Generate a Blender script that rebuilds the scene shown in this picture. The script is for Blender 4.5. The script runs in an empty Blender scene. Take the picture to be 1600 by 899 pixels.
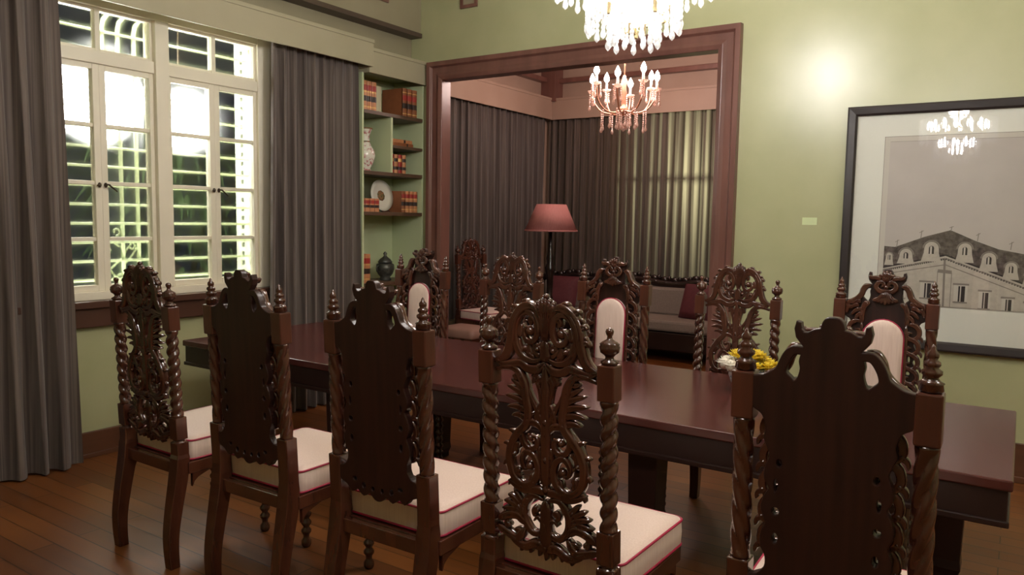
import bpy, math, random
from mathutils import Vector, Matrix
random.seed(7)
PI = math.pi
scene = bpy.context.scene
COL = scene.collection

# ------------------------------------------------------------------ mesh builder
class MB:
    def __init__(s):
        s.v = []; s.f = []; s.m = []; s.s = []
    def add(s, verts, faces, mat=0, smooth=True):
        o = len(s.v)
        s.v += [tuple(p) for p in verts]
        for f in faces:
            s.f.append(tuple(i + o for i in f)); s.m.append(mat); s.s.append(smooth)
        return s
    def box(s, x0, x1, y0, y1, z0, z1, mat=0):
        v = [(x0,y0,z0),(x1,y0,z0),(x1,y1,z0),(x0,y1,z0),(x0,y0,z1),(x1,y0,z1),(x1,y1,z1),(x0,y1,z1)]
        f = [(0,3,2,1),(4,5,6,7),(0,1,5,4),(1,2,6,5),(2,3,7,6),(3,0,4,7)]
        return s.add(v, f, mat, False)
    def obox(s, c, sx, sy, sz, rz=0, mat=0):
        c = Vector(c); R = Matrix.Rotation(rz, 3, 'Z')
        v = [c + R @ Vector((a*sx/2, b*sy/2, d*sz/2)) for d in (-1,1) for a,b in ((-1,-1),(1,-1),(1,1),(-1,1))]
        f = [(0,3,2,1),(4,5,6,7),(0,1,5,4),(1,2,6,5),(2,3,7,6),(3,0,4,7)]
        return s.add(v, f, mat, False)
    def rings(s, rings, mat=0, smooth=True, cap=True, closed=False):
        n = len(rings[0]); v = [p for r in rings for p in r]; f = []
        K = len(rings)
        for k in range(K if closed else K - 1):
            a = k*n; b = ((k+1) % K)*n
            for i in range(n):
                j = (i+1) % n
                f.append((a+i, a+j, b+j, b+i))
        if cap and not closed:
            f.append(tuple(reversed(range(n)))); f.append(tuple((K-1)*n + i for i in range(n)))
        return s.add(v, f, mat, smooth)
    def tube(s, pts, r, n=8, mat=0, closed=False, smooth=True):
        pts = [Vector(p) for p in pts]; K = len(pts)
        rr = r if isinstance(r, (list, tuple)) else [r]*K
        T = []
        for k in range(K):
            if closed: t = pts[(k+1) % K] - pts[k-1]
            else: t = pts[min(k+1,K-1)] - pts[max(k-1,0)]
            T.append(t.normalized() if t.length > 1e-9 else Vector((0,0,1)))
        up = Vector((0,0,1)) if abs(T[0].z) < .9 else Vector((0,1,0))
        N = (up - T[0]*up.dot(T[0])).normalized()
        R = []
        for k in range(K):
            N = (N - T[k]*N.dot(T[k]))
            N = N.normalized() if N.length > 1e-6 else T[k].orthogonal().normalized()
            B = T[k].cross(N)
            R.append([pts[k] + (N*math.cos(2*PI*i/n) + B*math.sin(2*PI*i/n))*rr[k] for i in range(n)])
        return s.rings(R, mat, smooth, True, closed)
    def lathe(s, prof, c=(0,0,0), n=20, mat=0, smooth=True, axis='Z'):
        R = []
        for r, z in prof:
            ring = []
            for i in range(n):
                a = 2*PI*i/n; p = (max(r,1e-4)*math.cos(a), max(r,1e-4)*math.sin(a), z)
                if axis == 'X': p = (p[2], p[0], p[1])
                if axis == 'Y': p = (p[1], p[2], p[0])
                ring.append((c[0]+p[0], c[1]+p[1], c[2]+p[2]))
            R.append(ring)
        return s.rings(R, mat, smooth)
    def ball(s, c, rx, ry=None, rz=None, n=10, mat=0):
        ry = rx if ry is None else ry; rz = rx if rz is None else rz
        h = max(4, n//2); R = []
        for k in range(h+1):
            t = PI*k/h; q = max(math.sin(t), .02)
            R.append([(c[0]+rx*q*math.cos(2*PI*i/n), c[1]+ry*q*math.sin(2*PI*i/n), c[2]-rz*math.cos(t)) for i in range(n)])
        return s.rings(R, mat)
    def prism(s, poly, axis, a, b, mat=0, smooth=False):
        # polygon (p,q) extruded along axis from a to b
        def P(p, q, t): return {'X':(t,p,q),'Y':(p,t,q),'Z':(p,q,t)}[axis]
        return s.rings([[P(p,q,a) for p,q in poly],[P(p,q,b) for p,q in poly]], mat, smooth)
    # carved scroll: path of (u,z) in the chair-back plane with a grooved section
    PROF = [(1,0),(.9,.62),(.5,.92),(0,.55),(-.5,.92),(-.9,.62),(-1,0),(-.9,-.62),(-.5,-.92),(0,-.55),(.5,-.92),(.9,-.62)]
    def scroll(s, pts, w0, w1=None, d=.016, y=0., mir=True, mat=0, res=5, yb=0.):
        w1 = w0 if w1 is None else w1
        w0 *= 1.28; w1 *= 1.28; d *= 1.1
        P = cr(pts, res); K = len(P)
        for sg in ((1,-1) if mir else (1,)):
            R = []
            for k in range(K):
                a = P[max(k-1,0)]; b = P[min(k+1,K-1)]
                tx, tz = b[0]-a[0], b[1]-a[1]; L = math.hypot(tx,tz) or 1
                nx, nz = -tz/L, tx/L; t = k/(K-1)
                w = (w0 + (w1-w0)*t) * min(1, .35+4*t, .35+4*(1-t)); dd = d*(.75+.25*w/max(w0,w1))
                yy = y + yb*math.sin(PI*t)
                R.append([(sg*(P[k][0]+nx*w*p), yy+dd*q, P[k][1]+nz*w*p) for p,q in s.PROF])
            s.rings(R, mat)
        return s
    def build(s, name, mats, parent=None, bevel=0, loc=None):
        me = bpy.data.meshes.new(name)
        me.from_pydata(s.v, [], s.f)
        for mm in (mats if isinstance(mats, (list,tuple)) else [mats]): me.materials.append(mm)
        me.polygons.foreach_set('material_index', s.m)
        me.polygons.foreach_set('use_smooth', s.s)
        me.update()
        import bmesh
        bm = bmesh.new(); bm.from_mesh(me)
        bmesh.ops.recalc_face_normals(bm, faces=bm.faces); bm.to_mesh(me); bm.free()
        o = bpy.data.objects.new(name, me); COL.objects.link(o)
        if parent: o.parent = parent
        if loc: o.location = loc
        if bevel:
            b = o.modifiers.new('Bevel','BEVEL'); b.width = bevel; b.segments = 2; b.limit_method = 'ANGLE'; b.angle_limit = .7
            b.harden_normals = False
        return o

def cr(pts, res=5):
    out = []; n = len(pts)
    for i in range(n-1):
        p0 = pts[max(i-1,0)]; p1 = pts[i]; p2 = pts[i+1]; p3 = pts[min(i+2,n-1)]
        for k in range(res):
            t = k/res
            out.append(tuple(.5*((2*b)+(-a+c)*t+(2*a-5*b+4*c-d)*t*t+(-a+3*b-3*c+d)*t**3) for a,b,c,d in zip(p0,p1,p2,p3)))
    out.append(tuple(pts[-1])); return out

def thing(name, label, cat, loc=(0,0,0), rz=0, group=None):
    o = bpy.data.objects.new(name, None); COL.objects.link(o); o.empty_display_size = .1
    o.location = loc; o.rotation_euler = (0,0,rz); return tag(o, label, cat, group)
def tag(o, label, cat, group=None):
    o['label'] = label; o['category'] = cat
    if group: o['group'] = group
    return o
def struct(o): o['kind'] = 'structure'; return o
def sub_empty(name, parent=None):
    o = bpy.data.objects.new(name, None); COL.objects.link(o); o.parent = parent; return o
def dup(root, loc, rz, label=None, group=None):
    def cp(o, par):
        c = o.copy(); COL.objects.link(c)
        if par: c.parent = par
        for ch in kids[o.name]: cp(ch, c)
        return c
    kids = {}
    def walk(o):
        kids[o.name] = list(o.children)
        for ch in o.children: walk(ch)
    walk(root)
    r = cp(root, None); r.location = loc; r.rotation_euler = (0,0,rz)
    if label: r['label'] = label
    if group: r['group'] = group
    return r

# ------------------------------------------------------------------ materials
def lin(c):
    return tuple(((x/255)/12.92 if x/255 <= .04045 else ((x/255+.055)/1.055)**2.4) for x in c) + (1,)
def new_mat(name):
    m = bpy.data.materials.new(name); m.use_nodes = True
    nt = m.node_tree; nt.nodes.clear()
    out = nt.nodes.new('ShaderNodeOutputMaterial'); return m, nt, out
def pbr(name, c1, c2=None, rough=.5, spec=.5, scale=(8,8,8), bump=0., metal=0., detail=4., coat=0., rough2=None, lo=.35, hi=.65, sheen=0., coords='Object', bscale=None):
    m, nt, out = new_mat(name); N = nt.nodes; L = nt.links
    b = N.new('ShaderNodeBsdfPrincipled'); L.new(b.outputs[0], out.inputs[0])
    b.inputs['Roughness'].default_value = rough; b.inputs['Specular IOR Level'].default_value = spec; b.inputs['Metallic'].default_value = metal
    b.inputs['Coat Weight'].default_value = coat; b.inputs['Coat Roughness'].default_value = .15
    if sheen: b.inputs['Sheen Weight'].default_value = sheen
    b.inputs['Base Color'].default_value = lin(c1)
    if c2 or bump or rough2 is not None:
        tc = N.new('ShaderNodeTexCoord'); mp = N.new('ShaderNodeMapping'); mp.inputs['Scale'].default_value = scale
        L.new(tc.outputs[coords], mp.inputs[0])
        nz = N.new('ShaderNodeTexNoise'); nz.inputs['Scale'].default_value = 1; nz.inputs['Detail'].default_value = detail
        L.new(mp.outputs[0], nz.inputs['Vector'])
        if c2:
            r = N.new('ShaderNodeValToRGB'); r.color_ramp.elements[0].position = lo; r.color_ramp.elements[1].position = hi
            r.color_ramp.elements[0].color = lin(c1); r.color_ramp.elements[1].color = lin(c2)
            L.new(nz.outputs[0], r.inputs[0]); L.new(r.outputs[0], b.inputs['Base Color'])
        if rough2 is not None:
            mr = N.new('ShaderNodeMapRange'); mr.inputs[3].default_value = rough; mr.inputs[4].default_value = rough2
            L.new(nz.outputs[0], mr.inputs[0]); L.new(mr.outputs[0], b.inputs['Roughness'])
        if bump:
            bp = N.new('ShaderNodeBump'); bp.inputs['Strength'].default_value = bump; bp.inputs['Distance'].default_value = .004
            L.new(nz.outputs[0], bp.inputs['Height']); L.new(bp.outputs[0], b.inputs['Normal'])
    return m
def emit(name, c, s):
    m, nt, out = new_mat(name); e = nt.nodes.new('ShaderNodeEmission')
    e.inputs[0].default_value = lin(c); e.inputs[1].default_value = s; nt.links.new(e.outputs[0], out.inputs[0]); return m
def glass_pane(name, haze=0., rough=0.02, haze_rough=.3, refl=1.):
    m, nt, out = new_mat(name); N = nt.nodes; L = nt.links
    tr = N.new('ShaderNodeBsdfTransparent'); gl = N.new('ShaderNodeBsdfGlossy'); gl.inputs['Roughness'].default_value = rough
    lw = N.new('ShaderNodeLayerWeight'); pw5 = N.new('ShaderNodeMath'); pw5.operation = 'POWER'; pw5.inputs[1].default_value = 5
    L.new(lw.outputs['Facing'], pw5.inputs[0]); fr = N.new('ShaderNodeMath'); fr.operation = 'MULTIPLY_ADD'; fr.inputs[1].default_value = .85; fr.inputs[2].default_value = .08
    L.new(pw5.outputs[0], fr.inputs[0])
    mx = N.new('ShaderNodeMixShader')
    base = tr.outputs[0]
    if haze:
        rf = N.new('ShaderNodeBsdfRefraction'); rf.inputs['IOR'].default_value = 1.08; rf.inputs['Roughness'].default_value = haze_rough
        mh = N.new('ShaderNodeMixShader'); mh.inputs[0].default_value = haze
        L.new(tr.outputs[0], mh.inputs[1]); L.new(rf.outputs[0], mh.inputs[2]); base = mh.outputs[0]
    L.new(fr.outputs[0], mx.inputs[0]); L.new(base, mx.inputs[1]); L.new(gl.outputs[0], mx.inputs[2]); L.new(mx.outputs[0], out.inputs[0])
    return m
def crystal(name, tint=(255,255,255)):
    m, nt, out = new_mat(name); N = nt.nodes; L = nt.links
    tr = N.new('ShaderNodeBsdfTransparent'); gl = N.new('ShaderNodeBsdfGlossy'); gl.inputs['Roughness'].default_value = .08
    tl = N.new('ShaderNodeBsdfTranslucent'); df = N.new('ShaderNodeBsdfDiffuse')
    for x in (gl, tl, df, tr): x.inputs['Color'].default_value = lin(tint)
    a = N.new('ShaderNodeMixShader'); a.inputs[0].default_value = .5; L.new(tl.outputs[0], a.inputs[1]); L.new(df.outputs[0], a.inputs[2])
    b = N.new('ShaderNodeMixShader'); b.inputs[0].default_value = .35; L.new(a.outputs[0], b.inputs[1]); L.new(gl.outputs[0], b.inputs[2])
    c = N.new('ShaderNodeMixShader'); c.inputs[0].default_value = .2; L.new(b.outputs[0], c.inputs[1]); L.new(tr.outputs[0], c.inputs[2])
    L.new(c.outputs[0], out.inputs[0]); return m
def fabric(name, c1, c2, axis, transl=0., fine=70.):
    # woven cloth with narrow vertical stripes across the given axis
    m, nt, out = new_mat(name); N = nt.nodes; L = nt.links
    tc = N.new('ShaderNodeTexCoord'); mp = N.new('ShaderNodeMapping')
    sc = [2.,2.,.6]; sc['XYZ'.index(axis)] = fine; mp.inputs['Scale'].default_value = sc
    L.new(tc.outputs['Object'], mp.inputs[0])
    nz = N.new('ShaderNodeTexNoise'); nz.inputs['Scale'].default_value = 1; nz.inputs['Detail'].default_value = 3; L.new(mp.outputs[0], nz.inputs['Vector'])
    r = N.new('ShaderNodeValToRGB'); r.color_ramp.elements[0].position = .38; r.color_ramp.elements[1].position = .62
    r.color_ramp.elements[0].color = lin(c1); r.color_ramp.elements[1].color = lin(c2); L.new(nz.outputs[0], r.inputs[0])
    df = N.new('ShaderNodeBsdfPrincipled'); df.inputs['Roughness'].default_value = .75; df.inputs['Specular IOR Level'].default_value = .25; df.inputs['Sheen Weight'].default_value = .25
    L.new(r.outputs[0], df.inputs['Base Color'])
    if transl:
        tl = N.new('ShaderNodeBsdfTranslucent'); tl.inputs[0].default_value = lin((208,202,164))
        mx = N.new('ShaderNodeMixShader')
        m2 = N.new('ShaderNodeMapping'); m2.inputs['Scale'].default_value = (17,1,.25); L.new(tc.outputs['Object'], m2.inputs[0])
        n2 = N.new('ShaderNodeTexNoise'); n2.inputs['Scale'].default_value = 1; n2.inputs['Detail'].default_value = 2; L.new(m2.outputs[0], n2.inputs['Vector'])
        mr = N.new('ShaderNodeMapRange'); mr.inputs[1].default_value = .36; mr.inputs[2].default_value = .66; mr.inputs[3].default_value = .03; mr.inputs[4].default_value = transl*1.7
        L.new(n2.outputs[0], mr.inputs[0]); L.new(mr.outputs[0], mx.inputs[0])
        tp = N.new('ShaderNodeBsdfTransparent'); mt = N.new('ShaderNodeMixShader'); mt.inputs[0].default_value = .12
        L.new(tl.outputs[0], mt.inputs[1]); L.new(tp.outputs[0], mt.inputs[2])
        L.new(df.outputs[0], mx.inputs[1]); L.new(mt.outputs[0], mx.inputs[2]); L.new(mx.outputs[0], out.inputs[0])
    else: L.new(df.outputs[0], out.inputs[0])
    return m
def planks(name):
    m, nt, out = new_mat(name); N = nt.nodes; L = nt.links
    tc = N.new('ShaderNodeTexCoord'); br = N.new('ShaderNodeTexBrick')
    br.inputs['Scale'].default_value = 1; br.inputs['Brick Width'].default_value = 1.9; br.inputs['Row Height'].default_value = .11
    br.inputs['Mortar Size'].default_value = .0025; br.offset = .37
    br.inputs['Color1'].default_value = (0,0,0,1); br.inputs['Color2'].default_value = (1,1,1,1); br.inputs['Mortar'].default_value = (.5,.5,.5,1)
    L.new(tc.outputs['Object'], br.inputs['Vector'])
    mp = N.new('ShaderNodeMapping'); mp.inputs['Scale'].default_value = (1.2,26,1); L.new(tc.outputs['Object'], mp.inputs[0])
    nz = N.new('ShaderNodeTexNoise'); nz.inputs['Scale'].default_value = 1; nz.inputs['Detail'].default_value = 5; L.new(mp.outputs[0], nz.inputs['Vector'])
    ad = N.new('ShaderNodeMath'); ad.operation = 'MULTIPLY_ADD'; ad.inputs[1].default_value = .5
    L.new(br.outputs['Color'], ad.inputs[0])
    sc = N.new('ShaderNodeMath'); sc.operation = 'MULTIPLY'; sc.inputs[1].default_value = .55; L.new(nz.outputs[0], sc.inputs[0]); L.new(sc.outputs[0], ad.inputs[2])
    r = N.new('ShaderNodeValToRGB'); r.color_ramp.elements[0].position = .15; r.color_ramp.elements[1].position = .85
    r.color_ramp.elements[0].color = lin((92,52,26)); r.color_ramp.elements[1].color = lin((136,82,40)); L.new(ad.outputs[0], r.inputs[0])
    dk = N.new('ShaderNodeMixRGB'); dk.inputs[2].default_value = lin((50,28,16)); L.new(br.outputs['Fac'], dk.inputs[0]); L.new(r.outputs[0], dk.inputs[1])
    b = N.new('ShaderNodeBsdfPrincipled'); b.inputs['Roughness'].default_value = .3; L.new(dk.outputs[0], b.inputs['Base Color'])
    mr = N.new('ShaderNodeMapRange'); mr.inputs[3].default_value = .24; mr.inputs[4].default_value = .42; L.new(nz.outputs[0], mr.inputs[0]); L.new(mr.outputs[0], b.inputs['Roughness'])
    L.new(b.outputs[0], out.inputs[0]); return m

M = {}
M['wall'] = pbr('green_wall_paint', (172,173,132), (181,181,141), rough=.27, rough2=.33, scale=(2.2,2.2,2.2), spec=.75)
M['upper'] = pbr('greige_upper_paint', (150,140,116), (156,147,122), rough=.5, scale=(2,2,2), spec=.3)
M['valance'] = pbr('valance_paint', (172,164,138), (178,170,144), rough=.5, scale=(2,2,2), spec=.3)
M['alcove'] = pbr('alcove_warm_lit_paint', (166,140,124), (172,147,131), rough=.5, scale=(2,2,2), spec=.3)  # warm pink light of the alcove put into the paint colour
M['niche'] = pbr('bookcase_green_paint', (196,206,166), rough=.55, spec=.3)
M['floor'] = planks('oak_planks')
M['ceil'] = pbr('ceiling_paint', (205,198,178), rough=.7)
M['trim'] = pbr('red_brown_casing_wood', (108,72,64), (124,84,74), rough=.3, scale=(9,9,1.2), spec=.5)
M['dtrim'] = pbr('dark_strip_wood', (82,66,56), rough=.45)
M['base'] = pbr('brown_baseboard_wood', (84,52,34), (96,60,40), rough=.4, scale=(2,2,20))
M['chair'] = pbr('dark_carved_mahogany', (57,28,20), (82,44,31), rough=.17, scale=(14,14,2.2), spec=.6, coat=.5)
M['board'] = pbr('shaded_board_mahogany', (38,19,16), (52,27,22), rough=.36, scale=(34,34,1.6), spec=.4)  # chair mahogany with the shade of unlit backs put into the colour
M['blockw'] = pbr('reddish_block_wood', (62,31,22), (86,46,32), rough=.28, scale=(20,20,2), spec=.5, coat=.2)
M['cloth'] = pbr('ivory_ribbed_silk', (230,206,194), (220,194,182), rough=.55, scale=(160,160,1.5), spec=.35, sheen=.2, bump=.05)
M['pipe'] = pbr('crimson_piping', (158,24,62), rough=.5)
M['table'] = pbr('table_mahogany', (72,33,30), (77,37,33), rough=.20, rough2=.23, scale=(1.4,9,3), spec=.5)
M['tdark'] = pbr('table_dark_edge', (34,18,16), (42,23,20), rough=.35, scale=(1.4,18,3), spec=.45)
M['white'] = pbr('cream_window_paint', (236,228,208), rough=.45)
M['grille'] = pbr('white_iron_paint', (224,236,196), rough=.5)
M['latch'] = pbr('dark_bronze', (70,58,46), rough=.35, metal=.6)
M['pane'] = glass_pane('glare_haze_window_glass', haze=.32, rough=.05, haze_rough=.85)  # haze added to the glass to spread the lamp glare like bloom
M['picglass'] = glass_pane('picture_glass', rough=.015)
M['sill'] = pbr('dark_sill_wood', (76,48,36), rough=.35)
M['cur_l'] = fabric('striped_grey_brown_cloth', (82,71,67), (116,104,97), 'Y')
M['cur_b'] = fabric('striped_grey_brown_sheer', (72,62,57), (104,92,84), 'X', transl=.27)
M['cur_a'] = fabric('striped_grey_brown_lining', (66,57,54), (94,84,78), 'Y')
M['shelf'] = pbr('dark_shelf_wood', (82,62,46), (92,70,52), rough=.45, scale=(3,3,3))
M['tan'] = pbr('tan_leather', (190,126,84), (202,140,98), rough=.45, scale=(30,30,30))
M['brown'] = pbr('brown_leather', (140,84,52), (150,92,58), rough=.5, scale=(20,20,20))
M['red'] = pbr('red_leather_label', (160,48,44), rough=.4)
M['blk'] = pbr('black_leather_label', (48,34,32), rough=.4)
M['gold'] = pbr('gilt_line', (222,178,110), rough=.35, metal=.4)
M['paper'] = pbr('book_paper', (224,216,182), rough=.7)
M['porc'] = pbr('glazed_porcelain', (230,226,214), (186,120,120), rough=.15, scale=(34,34,34), lo=.5, hi=.6)
M['porcw'] = pbr('white_porcelain', (232,228,212), rough=.15)
M['floral'] = pbr('printed_flowers', (176,116,84), (96,104,70), rough=.2, scale=(60,60,60))
M['urn'] = pbr('grey_pewter', (98,98,92), (70,72,70), rough=.4, scale=(30,30,30), metal=.5)
M['bluewhite'] = pbr('blue_and_white_china', (222,228,226), (70,96,130), rough=.15, scale=(70,70,70), lo=.54, hi=.6)
M['yellow'] = pbr('yellow_petals', (250,206,30), (255,226,70), rough=.6, scale=(60,60,60))
M['ivory'] = pbr('ivory_petals', (240,232,214), rough=.6)
M['frame'] = pbr('black_brown_frame', (44,36,36), rough=.35)
M['mat'] = pbr('white_mat_board', (232,232,222), rough=.8)
M['p_sky'] = pbr('print_sky', (190,182,177), (198,190,184), rough=.8, scale=(3,3,3))
M['p_roof'] = pbr('print_roof', (72,64,60), (108,98,92), rough=.8, scale=(40,40,40))
M['p_wall'] = pbr('print_stone', (186,178,166), (198,190,178), rough=.8, scale=(30,30,30))
M['p_dark'] = pbr('print_ink', (52,46,46), rough=.8)
M['p_mid'] = pbr('print_grey', (138,130,122), rough=.8)
M['p_light'] = pbr('print_highlight', (204,198,188), rough=.8)
M['card'] = pbr('pale_green_card', (214,226,178), rough=.6)
M['crys'] = crystal('clear_crystal')
M['crysp'] = crystal('pink_crystal', (255,232,222))
M['brass'] = pbr('pale_brass', (216,196,150), rough=.25, metal=.8)
M['copper'] = pbr('copper_gilt', (214,156,128), rough=.3, metal=.5)
M['bulb'] = emit('warm_white_bulb', (255,249,245), 52)
M['bulbp'] = emit('pinkish_bulb', (255,232,224), 45)
M['globe'] = emit('floodlight_glare_globe', (250,252,244), 20)
M['shade'] = pbr('dusty_red_shade', (186,122,118), (178,114,110), rough=.7, scale=(60,60,4))
M['lampw'] = pbr('black_turned_wood', (36,24,22), rough=.2, spec=.6)
M['sofaf'] = pbr('grey_beige_upholstery', (128,114,104), (136,122,112), rough=.85, scale=(50,50,50))
M['maroon'] = pbr('maroon_cushion_cloth', (84,32,38), (92,38,44), rough=.75, scale=(40,40,40))
M['pinkseat'] = pbr('dusty_pink_seat_cloth', (150,114,102), rough=.7)
M['leaf'] = pbr('night_foliage', (60,84,52), (90,110,70), rough=.6, scale=(8,8,8))
M['soil'] = pbr('garden_ground', (70,66,50), (110,96,66), rough=.9, scale=(9,9,9))
M['perf'] = pbr('white_render', (236,240,216), rough=.6)

# ------------------------------------------------------------------ room shell
YB = 5.70; XL = -5.0; WT = .10
mb = MB(); mb.box(-5.75, 3.0, -3.0, 9.5, -.06, 0); struct(mb.build('floor', M['floor']))
# left wall with window opening  y 2.17..4.05, z 1.03..2.97
mb = MB()
mb.box(XL-.14, XL, -3.0, 2.17, 0, 3.30); mb.box(XL-.14, XL, 2.17, 4.05, 0, .98); mb.box(XL-.14, XL, 2.17, 4.05, 2.97, 3.30); mb.box(XL-.14, XL, 4.05, 4.80, 0, 3.30)
mb.box(XL-.36, XL-.22, 4.80, YB+WT, 0, 3.30); mb.box(XL-.36, XL-.14, 4.72, 4.80, 0, 3.30)
mb.box(XL-.22, XL, 4.80, YB, 2.90, 3.30)
mb.box(XL-.36, -4.88, -3.0, YB, 3.33, 4.2, 1)
wl = struct(mb.build('wall_left', [M['wall'], M['upper']]))
# repaint of the band above the pelmets: its own setting piece
mb = MB(); mb.box(XL-.001, XL+.003, -3.0, YB, 3.108, 3.294); struct(mb.build('wall_left_band', M['upper']))
mb = MB(); mb.box(XL, -4.862, -3.0, YB-.002, 3.295, 3.335); struct(mb.build('trim_1', M['dtrim']))
# back wall around the wide opening
OX0, OX1, OZ = -4.60, -1.965, 2.885
mb = MB()
mb.box(XL-.36, OX0, YB, YB+WT, 0, 4.2); mb.box(OX1, 3.0, YB, YB+WT, 0, 3.06); mb.box(OX0, OX1, YB, YB+WT, OZ, 3.06)
mb.box(OX0, 3.0, YB, YB+WT, 3.06, 4.2)
struct(mb.build('wall_back', M['wall']))
mb = MB(); mb.box(3.0, 3.12, -3.0, YB+WT, 0, 4.2); struct(mb.build('wall_right', M['wall']))
mb = MB(); mb.box(XL-.36, 3.12, -3.12, -3.0, 0, 4.2); struct(mb.build('wall_front', M['wall']))
mb = MB(); mb.box(XL-.36, 3.12, -3.12, YB+WT, 4.2, 4.3); struct(mb.build('ceiling', M['ceil']))
# wood casing of the opening: moulded profile, three lengths with mitred corners
def casing(path, prof):
    # path = list of (x,z) inner corner points with outward directions; prof = (out, depth)
    mb = MB(); R = []
    for (x, z, ox, oz) in path:
        R.append([(x+ox*a, YB - d, z+oz*a) for a, d in prof])
    return mb.rings(R, 0, False, False)
PR = [(-.006,-WT-.004),(-.006,.03),(.03,.045),(.06,.03),(.11,.03),(.125,.055),(.165,.055),(.168,0)]
mb = MB()
def cas_ring(x, z, ox, oz): return [(x+ox*a, YB-d, z+oz*a) for a,d in PR]
mb.rings([cas_ring(OX0,0,-1,0), cas_ring(OX0,OZ,-1,1), cas_ring(OX1,OZ,1,1), cas_ring(OX1,0,1,0)], 0, False, True)
struct(mb.build('trim_2', M['trim'], bevel=.004))
# baseboards
mb = MB(); mb.box(XL, XL+.025, -3.0, 4.80, 0, .17); mb.box(XL, XL+.032, -3.0, 4.8, 0, .03); struct(mb.build('baseboard_left', M['base'], bevel=.004))
mb = MB(); mb.box(OX1+.168, 3.0, YB-.028, YB, 0, .25); mb.box(OX1+.168, 3.0, YB-.036, YB, 0, .04); struct(mb.build('baseboard_back', M['base'], bevel=.004))

# alcove beyond the opening
AX, AY, AR = -5.62, 9.3, -1.2
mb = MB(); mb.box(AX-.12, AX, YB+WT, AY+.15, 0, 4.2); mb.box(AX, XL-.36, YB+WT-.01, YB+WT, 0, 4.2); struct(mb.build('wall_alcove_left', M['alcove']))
mb = MB()
WX0, WX1, WZ0, WZ1 = -4.35, -2.7, .55, 3.02
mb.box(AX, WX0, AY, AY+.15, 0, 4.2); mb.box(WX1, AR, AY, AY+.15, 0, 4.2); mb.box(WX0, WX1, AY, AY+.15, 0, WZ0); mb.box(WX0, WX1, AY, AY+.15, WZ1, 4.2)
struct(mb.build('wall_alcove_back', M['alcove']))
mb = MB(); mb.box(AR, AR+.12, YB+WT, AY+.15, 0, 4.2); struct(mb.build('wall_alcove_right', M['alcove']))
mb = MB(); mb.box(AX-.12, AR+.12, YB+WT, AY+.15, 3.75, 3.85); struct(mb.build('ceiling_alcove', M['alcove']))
mb = MB()
mb.box(AX, AX+.10, YB+WT, AY-.10, 3.46, 3.52); mb.box(AX, AR, AY-.10, AY, 3.46, 3.52); mb.box(AX, AX+.22, AY-.22, AY, 3.2, 3.75)
struct(mb.build('trim_3', M['trim'], bevel=.004))
# alcove window: frame with muntins behind the curtain
w2 = MB()
for x in (WX0, WX1-.06): w2.box(x, x+.06, AY+.03, AY+.09, WZ0, WZ1)
for z in (WZ0, 2.12, WZ1-.06): w2.box(WX0, WX1, AY+.03, AY+.09, z, z+.045)
for x in (-3.95,): w2.box(x, x+.025, AY+.04, AY+.08, WZ0, WZ1)
w2o = struct(w2.build('window_2', M['white']))
mb = MB(); mb.add([(WX0,AY+.06,WZ0),(WX1,AY+.06,WZ0),(WX1,AY+.06,WZ1),(WX0,AY+.06,WZ1)],[(0,1,2,3)],0,False); mb.build('window_pane', glass_pane('alcove_glass'), w2o)

# small wood-framed vents high on the walls
def vent(x, z, side, label):
    t = thing('wall_vent', label, 'vent')
    if side == 'back':
        mb = MB(); w = .19; t.location = (x, YB, z)
        mb.box(-w/2, w/2, -.02, 0, 0, .03); mb.box(-w/2, w/2, -.02, 0, .22, .25); mb.box(-w/2, -w/2+.03, -.02, 0, .03, .22); mb.box(w/2-.03, w/2, -.02, 0, .03, .22)
        mb.build('vent_frame', M['trim'], t, bevel=.003)
        mb = MB(); mb.box(-w/2+.03, w/2-.03, -.008, 0, .03, .22); mb.build('vent_panel', M['upper'], t)
    else:
        mb = MB(); w = .3; t.location = (-4.88, x, z)
        mb.box(0, .02, -w/2, w/2, 0, .03); mb.box(0, .02, -w/2, w/2, .22, .25); mb.box(0, .02, -w/2, -w/2+.03, .03, .22); mb.box(0, .02, w/2-.03, w/2, .03, .22)
        mb.build('vent_frame', M['trim'], t, bevel=.003)
        mb = MB(); mb.box(0, .008, -w/2+.03, w/2-.03, .03, .22); mb.build('vent_panel', M['upper'], t)
vent(-4.307, 3.50, 'back', 'small square wood-framed vent high on the wall over the wide opening')
vent(5.09, 3.512, 'left', 'small wood-framed vent at the top of the wall above the bookcase')

# ------------------------------------------------------------------ pelmets
def pelmet(label, x0, x1, y0, y1, z0, z1, m, lip='x'):
    mb = MB()
    mb.box(x1-.02 if lip=='x' else x0, x1, y0, y1 if lip=='x' else y0+.02, z0, z1)
    mb.box(x0, x1, y0, y1, z1-.02, z1)
    if lip == 'x':
        mb.box(x0, x1-.02, y0, y0+.02, z0, z1-.02); mb.box(x0, x1-.02, y1-.02, y1, z0, z1-.02); mb.box(x1-.02, x1+.008, y0, y1+.004, z1-.022, z1+.008)
    else:
        mb.box(x0, x1, y0-.008, y0+.02, z1-.022, z1+.008)
    return tag(mb.build('pelmet', m, bevel=.002), label, 'pelmet')
pelmet('long cream box pelmet above the big white window', XL+.004, -4.745, -2.9, 4.925, 2.887, 3.105, M['valance'])
pelmet('short cream pelmet board over the top of the bookcase', XL+.004, -4.80, 4.93, YB-.004, 2.848, 3.055, M['valance'])
pelmet('pink-lit pelmet along the left side of the alcove', AX+.002, AX+.17, YB+.22, AY-.19, 2.96, 3.24, M['alcove'])
pelmet('pink-lit pelmet along the far side of the alcove', AX+.012, AR-.004, AY-.17, AY-.002, 2.96, 3.24, M['alcove'], 'y')

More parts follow.
